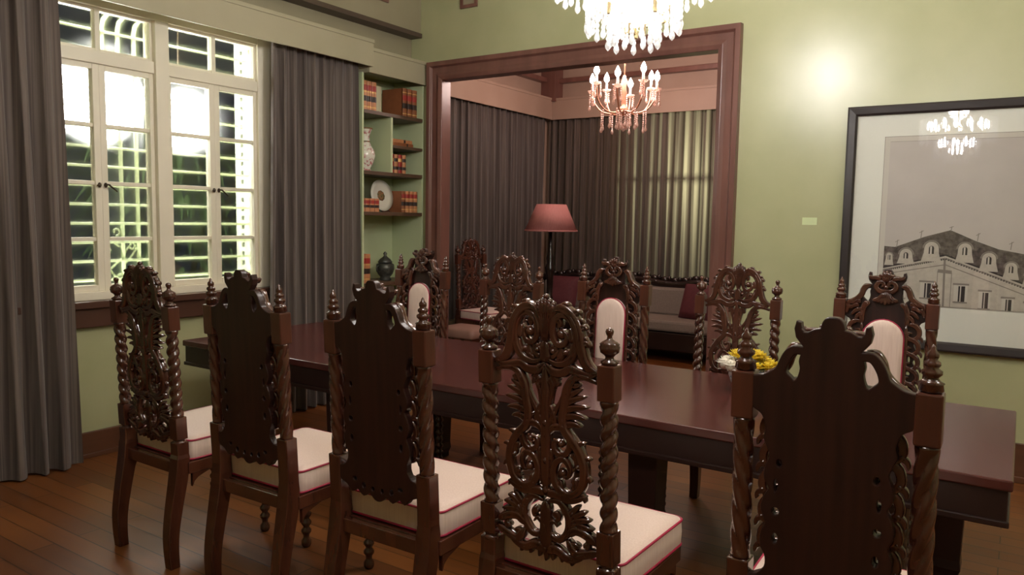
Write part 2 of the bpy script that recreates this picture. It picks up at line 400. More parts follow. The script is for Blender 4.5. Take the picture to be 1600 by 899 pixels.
# ------------------------------------------------------------------ curtains
def curtain(label, axis, a0, a1, b, z0, z1, mat, amp=.045, pitch=.105, a0b=None, a1b=None, seed=0, spread=.35):
    rnd = random.Random(seed); nA = int((a1-a0)/pitch*14); nZ = 18
    a0b = a0 if a0b is None else a0b; a1b = a1 if a1b is None else a1b
    ph = [rnd.uniform(-.7,.7) for _ in range(60)]; am = [rnd.uniform(.55,1.15) for _ in range(60)]
    v = []; f = []
    for k in range(nZ+1):
        t = k/nZ; z = z1 + (z0-z1)*t
        for i in range(nA+1):
            s = i/nA; cyc = s*(a1-a0)/pitch; c = int(cyc) % 59; fr = cyc-int(cyc)
            p = ph[c]*(1-fr)+ph[c+1]*fr; am_ = am[c]*(1-fr)+am[c+1]*fr
            A = amp*(.55+.6*t)*am_ if t > .02 else amp*.5
            ang = 2*PI*cyc + p*t*1.8
            w = math.sin(ang); w = math.copysign(abs(w)**.8, w)
            a = (a0+(a0b-a0)*t) + s*((a1+(a1b-a1)*t)-(a0+(a0b-a0)*t)) + .010*math.cos(2*ang)*am_
            off = b + A*w + .012*math.sin(cyc*.9+seed)*t
            v.append((off, a, z) if axis == 'Y' else (a, off, z))
    n = nA+1
    for k in range(nZ):
        for i in range(nA): f.append((k*n+i, k*n+i+1, (k+1)*n+i+1, (k+1)*n+i))
    mb = MB(); mb.add(v, f)
    o = tag(mb.build('curtain', mat), label, 'curtain')
    return o
curtain('grey-brown floor-length curtain at the left edge of the big window', 'Y', .9, 2.38, -4.86, .012, 2.93, M['cur_l'], amp=.055, pitch=.135, a1b=2.44, seed=3)
curtain('grey-brown pleated curtain between the big window and the bookcase', 'Y', 3.93, 4.84, -4.865, .012, 2.93, M['cur_l'], amp=.05, pitch=.1, a0b=3.87, a1b=4.86, seed=5)
curtain('dark grey-brown pleated curtain on the left side of the alcove', 'Y', 5.95, 9.06, AX+.1, .012, 3.10, M['cur_a'], amp=.045, pitch=.13, seed=8)
curtain('grey-brown curtain across the far side of the alcove, lit from behind', 'X', AX+.06, -1.3, AY-.1, .012, 3.10, M['cur_b'], amp=.045, pitch=.115, seed=11)

# ------------------------------------------------------------------ big window
win = struct(MB().box(XL-.13, XL+.02, 2.17, 2.315, 1.03, 2.97).box(XL-.065, XL+.02, 3.905, 4.05, 1.03, 2.97).box(XL-.13, XL+.02, 2.315, 3.905, 1.03, 1.085)
   .box(XL-.13, XL+.02, 2.315, 3.905, 2.90, 2.97).build('window_1', M['white'], bevel=.004))
MB().box(XL-.12, XL+.03, 3.062, 3.162, 1.085, 2.90).build('window_mullion', M['white'], win, bevel=.004)
MB().box(XL-.11, XL+.012, 2.315, 3.062, 2.545, 2.625).box(XL-.11, XL+.012, 3.162, 3.905, 2.545, 2.625).build('window_transom', M['white'], win, bevel=.004)
bays = [(2.315, 2.69, 3.062), (3.162, 3.535, 3.905)]
def pane_quad(mb, y0, y1, z0, z1, x): mb.add([(x,y0,z0),(x,y1,z0),(x,y1,z1),(x,y0,z1)], [(0,1,2,3)], 0, False)
for (ya, ym, yb) in bays:
    # upper light with one upright muntin
    mb = MB(); mb.box(XL-.055, XL-.006, ym-.016, ym+.016, 2.627, 2.898); mb.box(XL-.06, XL-.01, ya, ya+.018, 2.625, 2.90); mb.box(XL-.06, XL-.01, yb-.018, yb, 2.625, 2.90)
    mb.box(XL-.06, XL-.01, ya+.018, yb-.018, 2.882, 2.90); mb.box(XL-.06, XL-.01, ya+.018, yb-.018, 2.625, 2.643)
    up = mb.build('upper_light', M['white'], win)
    mb = MB(); pane_quad(mb, ya, yb, 2.63, 2.895, XL-.035); mb.build('window_pane', M['pane'], up)
    for (y0, y1, hy, side) in ((ya, ym, ym-.02, -1), (ym, yb, ym+.02, 1)):
        mb = MB(); x0, x1 = XL-.06, XL-.005
        s0, s1 = (.03,.042) if side < 0 else (.042,.03)
        mb.box(x0, x1, y0, y0+s0, 1.085, 2.545); mb.box(x0, x1, y1-s1, y1, 1.085, 2.545)
        mb.box(x0, x1, y0+s0, y1-s1, 1.085, 1.125); mb.box(x0, x1, y0+s0, y1-s1, 2.51, 2.545)
        for z in (1.424, 1.788, 2.158): mb.box(x0+.008, x1-.008, y0+s0, y1-s1, z-.013, z+.013)
        cs = mb.build('casement', M['white'], win, bevel=.003)
        mb = MB(); pane_quad(mb, y0+.02, y1-.02, 1.10, 2.53, XL-.034); mb.build('window_pane', M['pane'], cs)
        mb = MB(); mb.ball((XL+.004, hy, 1.775), .013, .011, .017); mb.tube([(XL+.01,hy,1.78),(XL+.028,hy+.01*side,1.778),(XL+.03,hy+.06*side if side > 0 else hy-.03, 1.735 if side > 0 else 1.77)], [.006,.007,.005])
        mb.build('latch', M['latch'], cs)
mb = MB(); mb.box(XL-.14, XL+.09, 2.12, 4.10, .985, 1.03); mb.box(XL, XL+.055, 2.14, 4.08, .86, .985)
mb.build('window_sill', M['sill'], win, bevel=.004)

# iron grille box outside the window
XG = -5.27
gr = thing('window_grille', 'white iron security grille outside the big window', 'grille', (XG, 3.1, .9))
def gl(p): return (p[0]-XG, p[1]-3.1, p[2]-.9)
z = 1.005
while z < 3.0:
    MB().tube([gl((XG,2.02,z)), gl((XG,4.04,z))], .0085, 8).build('grille_bar', M['grille'], gr); z += .1295
for y in (2.866, 2.974, 3.09):
    pts = [(XG-.012,y,.95),(XG-.012,y,2.2),(XG-.012,y,2.84),(XG-.012,y+.012,2.90),(XG-.012,y+.05,2.95),(XG-.012,y+.11,2.965),(XG-.012,y+.2,2.965)]
    MB().tube([gl(p) for p in pts], .014, 8).build('cane_bar', M['grille'], gr)
def curl(c, r, a0, a1, n=14, shrink=.35):
    return [(XG-.02, c[0]+r*(1-(1-shrink)*k/n)*math.cos(a0+(a1-a0)*k/n), c[1]+r*(1-(1-shrink)*k/n)*math.sin(a0+(a1-a0)*k/n)) for k in range(n+1)]
orn = [[(XG-.02,2.81,1.52)] + [(XG-.02,2.85,1.45),(XG-.02,2.95,1.36)], [(XG-.02,2.99,1.32),(XG-.02,3.04,1.38)]+curl((3.04,1.36),.03,PI/2,-PI*1.2),
       curl((2.93,1.465),.03,-PI/2,PI*1.2), curl((2.86,1.33),.03,0,PI*1.6), [(XG-.02,2.82,1.13),(XG-.02,2.88,1.2),(XG-.02,2.97,1.28),(XG-.02,3.0,1.33)],
       [(XG-.02,2.99,1.24),(XG-.02,3.03,1.28),(XG-.02,3.08,1.35)], [(XG-.02,2.82,1.30),(XG-.02,2.88,1.2),(XG-.02,2.96,1.1)], curl((2.95,1.14),.03,0,PI*1.6)]
for o_ in orn: MB().tube([gl(p) for p in cr(o_, 3)], .007, 6).build('scroll_ornament', M['grille'], gr)
# pierced return wall on the right of the grille
mb = MB(); x0, x1 = -5.47, -5.16; y0, y1 = 4.055, 4.067
cols = [(-5.41,-5.368),(-5.303,-5.262)]; xs = [x0] + [c for p in cols for c in p] + [x1]
zz = 1.0; mb.box(x0, x1, y0, y1, .5, 1.0)
while zz < 3.1:
    mb.box(x0, x1, y0, y1, zz, zz+.036)
    for i in (0,2,4): mb.box(xs[i], xs[i+1], y0, y1, zz+.036, zz+.074)
    zz += .074
struct(mb.build('wall_pierced_return', M['perf']))
MB().tube([gl((-5.2,4.0,1.0)), gl((-5.2,4.0,2.8)), gl((-5.2,3.985,2.86)), gl((-5.2,3.94,2.9))], .012, 8).build('cane_bar', M['grille'], gr)

# floodlit garden: two floodlights as globes enlarged to their glare, shrub, ground
def floodlight_globe(x, y, z, r, label):
    t = thing('floodlight_globe', label, 'lamp', (x, y, z))
    MB().ball((0,0,0), r, n=24).build('globe', M['globe'], t)
    MB().lathe([(.05,r*.97),(.06,r+.02),(.03,r+.05),(.012,r+.06)], n=16).tube([(0,0,r+.05),(0,0,3.6-z)], .01).build('lamp_rod', M['latch'], t)
floodlight_globe(-5.85, 3.12, 2.47, .33, 'large glowing white globe, a floodlight enlarged to its glare, outside the big window, nearer the left curtain')
floodlight_globe(-5.85, 3.80, 2.36, .22, 'smaller glowing white globe, a floodlight enlarged to its glare, outside the big window, right of the larger one')
mb = MB(); mb.box(-12, -5.4, -3, 9.4, .3, .42); struct(mb.build('ground_outside', M['soil']))
struct(MB().box(-6.7, -5.362, -1, 5.6, 3.6, 3.68).build('ceiling_eave', M['perf']))
def shrub(c, R, n, label, seed):
    rnd = random.Random(seed); t = thing('garden_shrub', label, 'shrub', (c[0], c[1], .42)); mb = MB()
    for _ in range(n):
        a = rnd.uniform(0, 2*PI); h = rnd.uniform(.1, 1)**.7*c[2]; q = R*rnd.uniform(.1,1)**.5
        p = Vector((q*math.cos(a), q*math.sin(a), h)); d = Vector((math.cos(a)*.6, math.sin(a)*.6, rnd.uniform(-.7,.5))).normalized(); L = rnd.uniform(.15,.4)
        sdd = d.cross(Vector((0,0,1))).normalized()*L*.08
        mb.add([p, p+d*L*.4+sdd, p+d*L+Vector((0,0,-.08)), p+d*L*.4-sdd], [(0,1,2,3)], 0, False)
    mb.build('foliage', M['leaf'], t)
    m2 = MB()
    for k in range(6): m2.tube([(0,0,0),(R*.3*math.cos(k),R*.3*math.sin(k),c[2]*.5),(R*.5*math.cos(k),R*.5*math.sin(k),c[2]*.9)], [.04,.025,.01], 6)
    m2.build('stem', M['soil'], t)
shrub((-8.6, 5.6, 2.2), 1.5, 1500, 'dim leafy shrub in the dark garden seen through the big window', 4)

# ------------------------------------------------------------------ bookcase
XF, XBK, BY0, BY1 = -4.83, -5.22, 4.872, 5.69
bc = thing('bookcase', 'built-in green bookcase with dark shelves beside the wide opening', 'bookcase', (XBK, BY0, 0))
def bl(mb, x0, x1, y0, y1, z0, z1): return mb.box(x0-XBK, x1-XBK, y0-BY0, y1-BY0, z0, z1)
bl(MB(), XBK, XBK+.012, BY0+.02, BY1-.022, .1, 2.843).build('back_panel', M['niche'], bc)
bl(MB(), XBK, XF, BY0, BY0+.02, 0, 2.843).build('side_panel', M['niche'], bc)
bl(MB(), XBK, XF, BY1-.022, BY1, 0, 2.843).build('side_panel', M['niche'], bc)
SH = [(2.50, 4.892, 5.668), (1.972, 4.892, 5.668), (1.612, 4.892, 5.668), (.972, 4.892, 5.668)]
for z, y0, y1 in SH: bl(MB(), XBK+.012, XF+.006, y0, y1, z, z+.032).build('shelf', M['shelf'], bc, bevel=.002)
bl(MB(), XBK+.012, XF+.006, 5.262, 5.668, 2.228, 2.254).build('shelf', M['shelf'], bc, bevel=.002)
bl(MB(), XBK+.012, XF, 5.235, 5.262, 2.004, 2.50).build('divider', M['niche'], bc, bevel=.002)
bl(MB(), XBK+.012, XF, 4.892, 5.668, 0, .1).build('plinth', M['shelf'], bc)

def book(name_label, x, y0, w, z, h, depth, body, bands, group, flat=False):
    # spine faces +x; x = spine plane
    t = thing('book', name_label, 'book', (x, y0, z), 0, group)
    mb = MB()
    if not flat:
        mb.box(-depth, -.004, .0, .004, 0, h); mb.box(-depth, -.004, w-.004, w, 0, h)
        mb.prism([(-.004+.010*math.sin(PI*k/6) , w*k/6) for k in range(7)] + [(-.012,w),(-.012,0)], 'Z', 0, h)
        mb.build('cover', body, t)
        MB().box(-depth+.006, -.013, .005, w-.005, .005, h-.006).build('pages', M['paper'], t)
        for (a, b, m) in bands:
            MB().prism([(.0005-.004+.0105*math.sin(PI*k/6), w*k/6+(.0005 if k==3 else 0)) for k in range(7)] + [(-.006,w),(-.006,0)], 'Z', a*h, b*h).build('spine_label', m, t)
    else:
        mb.box(-depth, 0, 0, w, 0, .006); mb.box(-depth, 0, 0, w, h-.006, h); mb.box(-.006, .004, 0, w, .004, h-.004)
        mb.build('cover', body, t)
        MB().box(-depth+.006, -.008, .006, w-.006, .006, h-.006).build('pages', M['paper'], t)
        for (a, b, m) in bands: MB().box(-.004, .0055, a*w, b*w, .002, h-.002).build('spine_label', m, t)
    return t
rb = [(.12,.16,M['gold']),(.32,.5,M['blk']),(.62,.66,M['gold']),(.68,.86,M['red'])]
rb2 = [(.1,.13,M['gold']),(.3,.48,M['blk']),(.58,.76,M['red']),(.84,.87,M['gold'])]
cnt = ['leftmost','second from the left','third from the left','fourth from the left','rightmost']
for i, y in enumerate((4.895, 4.953, 5.011, 5.069)):
    book(f'tan leather book with red and black labels on the top shelf, {["first","second","third","fourth"][i]} from the curtain', -4.90, y, .055, 2.5325, .262, .22, M['tan'], rb, 'tan books on the top shelf')
book('wide white volume standing on the top shelf between two groups of leather books', -4.985, 5.13, .15, 2.5325, .255, .15, M['paper'], [], None)
for i, y in enumerate((5.455, 5.524, 5.593)):
    book(f'brown book at the right of the top shelf, {["beside the white volume","in the middle of three","against the bookcase side"][i]}', -4.875, y-.01, .064, 2.5325, .262, .26, M['brown'], rb2, 'brown books at the right of the top shelf')
book('brown leather book lying flat on the short upper shelf, underneath another', -4.88, 5.285, .31, 2.2545, .034, .2, M['brown'], [(.7,.76,M['blk'])], 'flat books on the short shelf', True)
book('brown leather book lying flat on top of another on the short shelf', -4.885, 5.29, .295, 2.289, .032, .19, M['tan'], [(.6,.68,M['blk'])], 'flat books on the short shelf', True)
for i, y in enumerate((5.29, 5.345, 5.40, 5.455)):
    book(f'small book in the cell under the short shelf, {["leftmost of four","second of four","third of four","rightmost of four"][i]}', -4.885, y, .051, 2.0045, .175, .15, M['red'] if i in (0,2) else M['tan'], [(.2,.36,M['blk']),(.62,.8,M['blk'] if i%2 else M['gold'])], 'four small books in the cell')
for i, y in enumerate((4.895, 4.955, 5.015, 5.075)):
    book(f'short tan book with red label left of the white plate, {["first","second","third","fourth"][i]} from the curtain', -4.87, y, .056, 1.6445, .118, .12, M['tan'], [(.3,.5,M['blk']),(.6,.85,M['red'])], 'short books left of the plate')
for i, y in enumerate((5.43, 5.487, 5.544, 5.601)):
    book(f'tan book with red and black labels right of the white plate, {["nearest the plate","second from the plate","third from the plate","farthest from the plate"][i]}', -4.87, y, .054, 1.6445, .2, .26 if i == 0 else .2, M['brown'] if i == 0 else M['tan'], rb, 'books right of the plate')
for i, y in enumerate((4.896, 4.963)):
    book(f'upright tan and red book low in the bookcase, {"half hidden by the curtain" if i == 0 else "beside the curtain edge"}', -4.88, y, .064, 1.0045, .26, .2, M['tan'], rb, 'upright books on the low shelf')
# porcelain vase, plate on stand, pewter urn
vz = thing('vase', 'tall white porcelain vase with rose pattern in the bookcase', 'vase', (-4.985, 5.07, 2.0045))
MB().lathe([(0,0),(.045,0),(.05,.012),(.042,.03),(.07,.08),(.088,.14),(.08,.19),(.05,.235),(.036,.27),(.036,.32),(.05,.36),(.062,.385),(.056,.385),(.03,.33),(0,.33)], n=24).build('vase_body', M['porc'], vz)
MB().lathe([(.037,.262),(.043,.268),(.037,.275)], n=24).lathe([(.06,.378),(.066,.385),(.06,.392)], n=24).build('vase_collar', M['floral'], vz)
pl = thing('plate', 'round white plate with painted flowers standing in the bookcase', 'plate', (-5.0, 5.28, 1.6445))
def tilt_x(verts, c, ang):
    out = []
    for (x,y,z) in verts: out.append((c[0]+x*math.cos(ang)-z*math.sin(ang)*0 - math.sin(ang)*z, y, c[2]+z*math.cos(ang)+x*math.sin(ang)))
    return out
mb = MB(); mb.lathe([(0,0),(.09,.0),(.1,.004),(.145,.018),(.146,.022),(.1,.012),(.088,.006),(0,.006)], n=36, axis='X'); mb.v = tilt_x(mb.v, (0,0,.150), .2); mb.build('plate_body', M['porcw'], pl)
mb = MB(); mb.lathe([(0,.006),(.045,.0065),(.05,.0075),(.03,.009),(0,.009)], n=9, axis='X'); mb.v = tilt_x(mb.v, (0,0,.150), .2); mb.build('flower_print', M['floral'], pl)
mb = MB(); mb.tube([(.07,-.05,.004),(.035,-.05,.02),(-.09,-.03,.10)], .004, 6); mb.tube([(.07,.05,.004),(.035,.05,.02),(-.09,.03,.10)], .004, 6); mb.tube([(-.09,-.03,.10),(-.09,.03,.10)], .004, 6); mb.tube([(-.09,0,.1),(-.12,0,.004)], .004, 6)
mb.build('plate_stand', M['blk'], pl)
ur = thing('urn', 'grey lidded pewter urn on the low shelf of the bookcase', 'urn', (-4.99, 5.335, 1.0045))
MB().lathe([(0,0),(.055,0),(.06,.01),(.045,.03),(.07,.06),(.088,.11),(.084,.15),(.06,.165),(0,.165)], n=20).build('urn_body', M['urn'], ur)
MB().lathe([(.066,.165),(.07,.172),(.05,.2),(.02,.222),(.012,.236),(.02,.25),(.008,.268),(0,.272)], n=20).build('lid', M['urn'], ur)
mb = MB()
for sg in (1,-1): mb.tube(cr([(0,sg*.085,.14),(0,sg*.112,.13),(0,sg*.112,.09),(0,sg*.085,.08)],4), .006, 6); mb.build('handle', M['urn'], ur); mb = MB()

# ------------------------------------------------------------------ chairs
def twist_post(z0, z1, R, starts, pitch, depth, x, y=0., n=24, hand=1):
    mb = MB(); K = int((z1-z0)/.0065); RR = []
    for k in range(K+1):
        z = z0+(z1-z0)*k/K; e = min(1, k/3, (K-k)/3)
        ring = []
        for i in range(n):
            a = 2*PI*i/n; w = abs(math.cos(starts*(a - hand*2*PI*(z-z0)/pitch)/2))
            r = R*(1 - depth*e*(1-w**.8))
            ring.append((x+r*math.cos(a), y+r*math.sin(a), z))
        RR.append(ring)
    return mb.rings(RR)
URN = [(.022,0),(.026,.004),(.026,.010),(.014,.016),(.012,.022),(.016,.028),(.027,.036),(.030,.052),(.027,.056),(.029,.060),(.022,.066),(.009,.074),(.007,.082),(.010,.088),(.0125,.096),(.009,.104),(.001,.107)]
SPIRE = [(.022,0),(.027,.005),(.025,.018),(.028,.022),(.018,.028),(.014,.034),(.022,.042),(.022,.05),(.013,.056),(.018,.063),(.017,.07),(.010,.075),(.013,.082),(.013,.09),(.006,.098),(.005,.104),(.001,.110)]
SHEAR = .05
def shear(o):
    for v in o.data.vertices:
        if v.co.z > .55: v.co.y -= SHEAR*(v.co.z-.55)
    return o
def lobe(mb, pts, w0, w1, d=.013, y=0., mir=True): mb.scroll(pts, w0, w1, d, y, mir, res=4)

def round_rect(hx, y0, y1, r, n=5, hxb=None):
    hxb = hx if hxb is None else hxb; P = []
    for (cx, cy, a0) in ((hx-r, y1-r, 0), (-hx+r, y1-r, PI/2), (-hxb+r, y0+r, PI), (hxb-r, y0+r, 1.5*PI)):
        for k in range(n+1): P.append((cx+r*math.cos(a0+PI/2*k/n), cy+r*math.sin(a0+PI/2*k/n)))
    return P
def cushion(root):
    P = round_rect(.25, .033, .505, .03, hxb=.238); cx, cy = 0, .27; R = []
    for s, z in ((.985,.480),(1,.488),(1.008,.53),(1,.565),(.985,.576),(.8,.583),(.5,.588),(.12,.59)):
        R.append([(cx+(p-cx)*s, cy+(q-cy)*s, z) for p,q in P])
    c = MB().rings(R).build('seat_cushion', M['cloth'], root)
    for z, s in ((.572,1.0),(.486,1.0)):
        MB().tube([(p*s, cy+(q-cy)*s, z) for p,q in P], .0045, 6, closed=True).build('piping', M['pipe'], c)
def base(root, style):
    # seat frame with shaped brackets
    mb = MB()
    mb.box(-.228,.228,.478,.505,.425,.478); mb.box(-.195,.195,-.02,.006,.425,.478)
    for s in (-1,1):
        mb.box(s*.235-.014, s*.235+.014, .02, .49, .425, .478)
        br = [(.46,.425),(.46,.36),(.45,.385),(.43,.40),(.40,.41),(.35,.425)]
        mb.prism(br, 'X', s*.235-.01, s*.235+.01); mb.prism([(.50-a,b) for a,b in [(x-.0,z) for x,z in br]], 'X', s*.235-.01, s*.235+.01)
        fb = [(s*.2,.425),(s*.2,.37),(s*.19,.39),(s*.165,.405),(s*.12,.425)]
        mb.prism(fb, 'Y', .482, .5)
    mb.box(-.215,.215,.01,.49,.462,.4795)
    mb.build('seat_frame', M['chair'], root, bevel=.003)
    for s in (-1,1):
        # rear leg: square section, bowed back to the floor
        top = .575 if style == 'A' else .72
        ctr = [(0,top),(0,.50),(-.012,.40),(-.034,.28),(-.050,.17),(-.052,.08),(-.046,0)]
        path = cr(ctr, 5); R = []
        for (y,z) in path:
            h = .0285 if z > .5 else (.0315 if z > .40 else .0315-.008*(.40-z)/.40)
            yy = y - (SHEAR*(z-.55) if z > .55 else 0)
            R.append([(s*.21+a*h, yy+b*h, z) for a,b in ((-1,-1),(1,-1),(1,1),(-1,1))])
        mb = MB().rings(R, 0, False); mb.build('leg', M['chair'], root, bevel=.004)
        # turned front leg
        pr = [(.001,0),(.018,0),(.024,.012),(.024,.03),(.014,.045)]
        z = .06
        while z < .33:
            pr += [(.015,z),(.0245,z+.014),(.0245,z+.024),(.015,z+.036)]; z += .042
        pr += [(.018,.352),(.026,.362),(.026,.37),(.02,.376)]
        mb = MB().lathe(pr, (s*.205,.465,0), 14); mb.box(s*.205-.027, s*.205+.027, .438, .492, .372, .476); mb.build('leg', M['chair'], root)

def PA(l): return [(.000975*a, 1.4207-.000988*b) for a,b in l]
def chair_A(label, group):
    root = thing('carved_dining_chair', label, 'chair', group=group)
    base(root, 'A'); cushion(root)
    for s in (-1,1):
        p = twist_post(.69, 1.083, .0275, 2, .094, .42, s*.21, hand=s); po = shear(p.build('twisted_post', M['chair'], root))
        shear(MB().box(s*.21-.0275, s*.21+.0275, -.0275, .0275, 1.083, 1.19).build('post_block', M['blockw'], root, bevel=.004))
        shear(MB().box(s*.21-.0275, s*.21+.0275, -.0275, .0275, .588, .69).lathe([(.024,.56),(.031,.566),(.031,.576),(.022,.582),(.03,.588)], (s*.21,0,0), 16).build('lower_block', M['chair'], root, bevel=.003))
        fin = MB().lathe([(r, z+1.19) for r,z in URN], (s*.21,0,0), 18); shear(fin.build('finial', M['chair'], root))
    c = MB(); S = lambda l, w0, w1=None, d=.017, y=0., mir=True: c.scroll(PA(l), w0, w1, d, y, mir)
    for k in range(-3,4):
        tip = (k*13, 60+2.6*k*k); S([(k*1.5,190),(k*5,130),(k*9.5,90+k*k*1.3),tip], .004, .0085, .017, 0, False)
        c.ball((PA([tip])[0][0], 0, PA([tip])[0][1]), .0085, .013, .0095, 8)
    c.ball((0,0,PA([(0,50)])[0][1]), .011,.013,.010, 8)
    S([(32,88),(60,80),(92,98),(116,140),(127,200),(146,246),(188,266)], .012, .013, .02)
    S([(14,92),(34,88),(60,92)], .008, .006, .016)
    S([(6,238),(42,252),(84,240),(107,200),(109,152),(90,112),(60,100),(34,120),(27,160),(42,190),(68,188),(77,162),(62,146)], .011, .007, .018)
    c.ball((.000975*56,0,PA([(0,160)])[0][1]), .013,.016,.013); c.ball((-.000975*56,0,PA([(0,160)])[0][1]), .013,.016,.013)
    S([(0,185),(0,215),(0,250)], .013, .017, .02, 0, False)
    for l in ([(20,236),(38,222),(48,206)],[(40,244),(62,228),(74,212)],[(66,244),(86,224),(92,206)]): S(l, .008, .002, .014)
    S([(0,252),(28,276),(62,276),(88,262),(118,268),(150,274),(184,262)], .013, .011, .019)
    c.ball((.02,0,PA([(0,262)])[0][1]), .012,.018,.012); c.ball((-.02,0,PA([(0,262)])[0][1]), .012,.018,.012)
    for l in ([(110,120),(126,112),(134,126)],[(122,170),(138,164),(146,178)]): S(l, .006, .002, .012)
    for l in ([(96,100),(110,88),(122,92)],[(118,138),(134,130),(142,140)],[(126,186),(142,178),(152,190)],[(60,82),(70,68),(84,72)]): S(l, .010, .004, .016)
    for l in ([(20,200),(34,206),(44,200)],[(48,236),(58,216),(56,200)],[(84,232),(96,204),(96,184)],[(88,180),(92,160),(86,140)],[(40,112),(52,124),(50,140)]): S(l, .011, .005, .015)
    for q, r in (((56,160),.017),((28,214),.011),((72,214),.012)):
        p = PA([q])[0]
        for sg in (1,-1): c.ball((sg*p[0],0,p[1]), r, .02, r)
    shear(c.build('carved_crest', M['chair'], root))
    c = MB()
    S([(0,255),(0,400),(0,520),(0,665)], .012, .015, .019, 0, False)
    for l in ([(4,430),(16,360),(30,320),(50,296)],[(6,460),(34,400),(52,368),(66,330)],[(3,400),(6,340),(12,300)],[(8,560),(26,530),(30,500)],[(6,640),(22,600),(26,580)]): S(l, .009, .003, .015)
    S([(182,292),(135,280),(100,290),(79,325),(70,370),(62,418),(70,455),(102,490),(127,532),(136,580),(122,630),(85,656),(45,640),(28,600),(38,560),(66,545),(87,570),(80,600),(60,598)], .014, .008, .02)
    S([(0,486),(26,452),(62,448),(87,475),(84,512),(58,535),(32,520),(34,495),(56,494)], .011, .007, .017)
    c.ball((.054,0,PA([(0,500)])[0][1]), .011,.015,.011); c.ball((-.054,0,PA([(0,500)])[0][1]), .011,.015,.011)
    c.ball((.06,0,PA([(0,588)])[0][1]), .013,.016,.013); c.ball((-.06,0,PA([(0,588)])[0][1]), .013,.016,.013)
    for b, m, t in (((76,345),(98,335),(124,318)),((74,365),(104,352),(140,340)),((70,390),(106,378),(148,372)),((66,412),(104,404),(142,408)),((70,438),(98,430),(124,434))): S([b,m,t], .012, .004, .016)
    for b, m, t in (((104,500),(122,488),(138,484)),((128,540),(146,530),(158,532)),((134,590),(150,592),(158,604)),((112,640),(130,650),(140,668))): S([b,m,t], .009, .003, .014)
    for l in ([(10,300),(24,316),(24,340)],[(20,290),(36,300),(44,322)],[(10,380),(30,420),(34,450)],[(90,300),(104,310),(120,304)],[(40,660),(54,636),(50,612)],[(96,520),(110,540),(112,566)],[(100,600),(106,620),(94,636)],[(60,440),(56,424),(40,416)],[(14,520),(18,550),(14,580)]): S(l, .012, .005, .016)
    for q, r in (((56,498),.013),((60,590),.016),((116,560),.010),((0,440),.014),((0,560),.013),((0,655),.017)):
        p = PA([q])[0]
        for sg in ((1,-1) if q[0] else (1,)): c.ball((sg*p[0],0,p[1]), r, .02, r)
    # foot of the splat
    S([(0,668),(36,662),(78,672),(112,664),(140,650)], .014, .006, .018)
    S([(10,690),(50,684),(80,722),(80,770),(52,806),(18,800),(10,770),(30,752),(44,766)], .012, .006, .018)
    for tip in ((118,682),(142,698),(158,722),(166,750),(160,776)): S([(78,760),((78+tip[0])/2-4,(760+tip[1])/2-10),tip], .012, .006, .016)
    S([(80,785),(104,764),(140,768),(184,792)], .012, .012, .018)
    S([(78,800),(108,838),(150,828),(186,812)], .012, .011, .018)
    S([(0,690),(0,760),(0,850)], .014, .020, .019, 0, False)
    S([(0,856),(36,842),(78,860),(112,852),(140,832)], .016, .008, .018)
    for l in ([(30,720),(44,736),(40,752)],[(64,700),(84,712),(96,706)],[(86,820),(104,812),(120,816)],[(16,820),(30,836),(50,834)],[(140,812),(150,796),(146,784)]): S(l, .012, .005, .016)
    for b, t in (((20,850),(26,880)),((52,850),(60,878)),((86,856),(96,880)),((0,856),(0,888))): S([b,((b[0]+t[0])/2,(b[1]+t[1])/2),t], .010, .004, .014)
    shear(c.build('carved_splat', M['chair'], root))
    return root

def board_mesh(outline, holes, depth, y0):
    cu = bpy.data.curves.new('tmp','CURVE'); cu.dimensions = '2D'; cu.fill_mode = 'BOTH'; cu.extrude = depth/2; cu.bevel_depth = .003; cu.bevel_resolution = 1
    for loop in [outline]+holes:
        sp = cu.splines.new('POLY'); sp.points.add(len(loop)-1); sp.use_cyclic_u = True
        for i, (a,b) in enumerate(loop): sp.points[i].co = (a,b,0,1)
    o = bpy.data.objects.new('tmp', cu); COL.objects.link(o)
    dg = bpy.context.evaluated_depsgraph_get(); me = bpy.data.meshes.new_from_object(o.evaluated_get(dg))
    mb = MB(); mb.add([(v.co.x, y0 + v.co.z, v.co.y) for v in me.vertices], [tuple(p.vertices) for p in me.polygons], 0, False)
    bpy.data.objects.remove(o); bpy.data.curves.remove(cu); bpy.data.meshes.remove(me)
    return mb
def PB(l): return [(.00074*a, 1.372-.00073*(b-345)) for a,b in l]
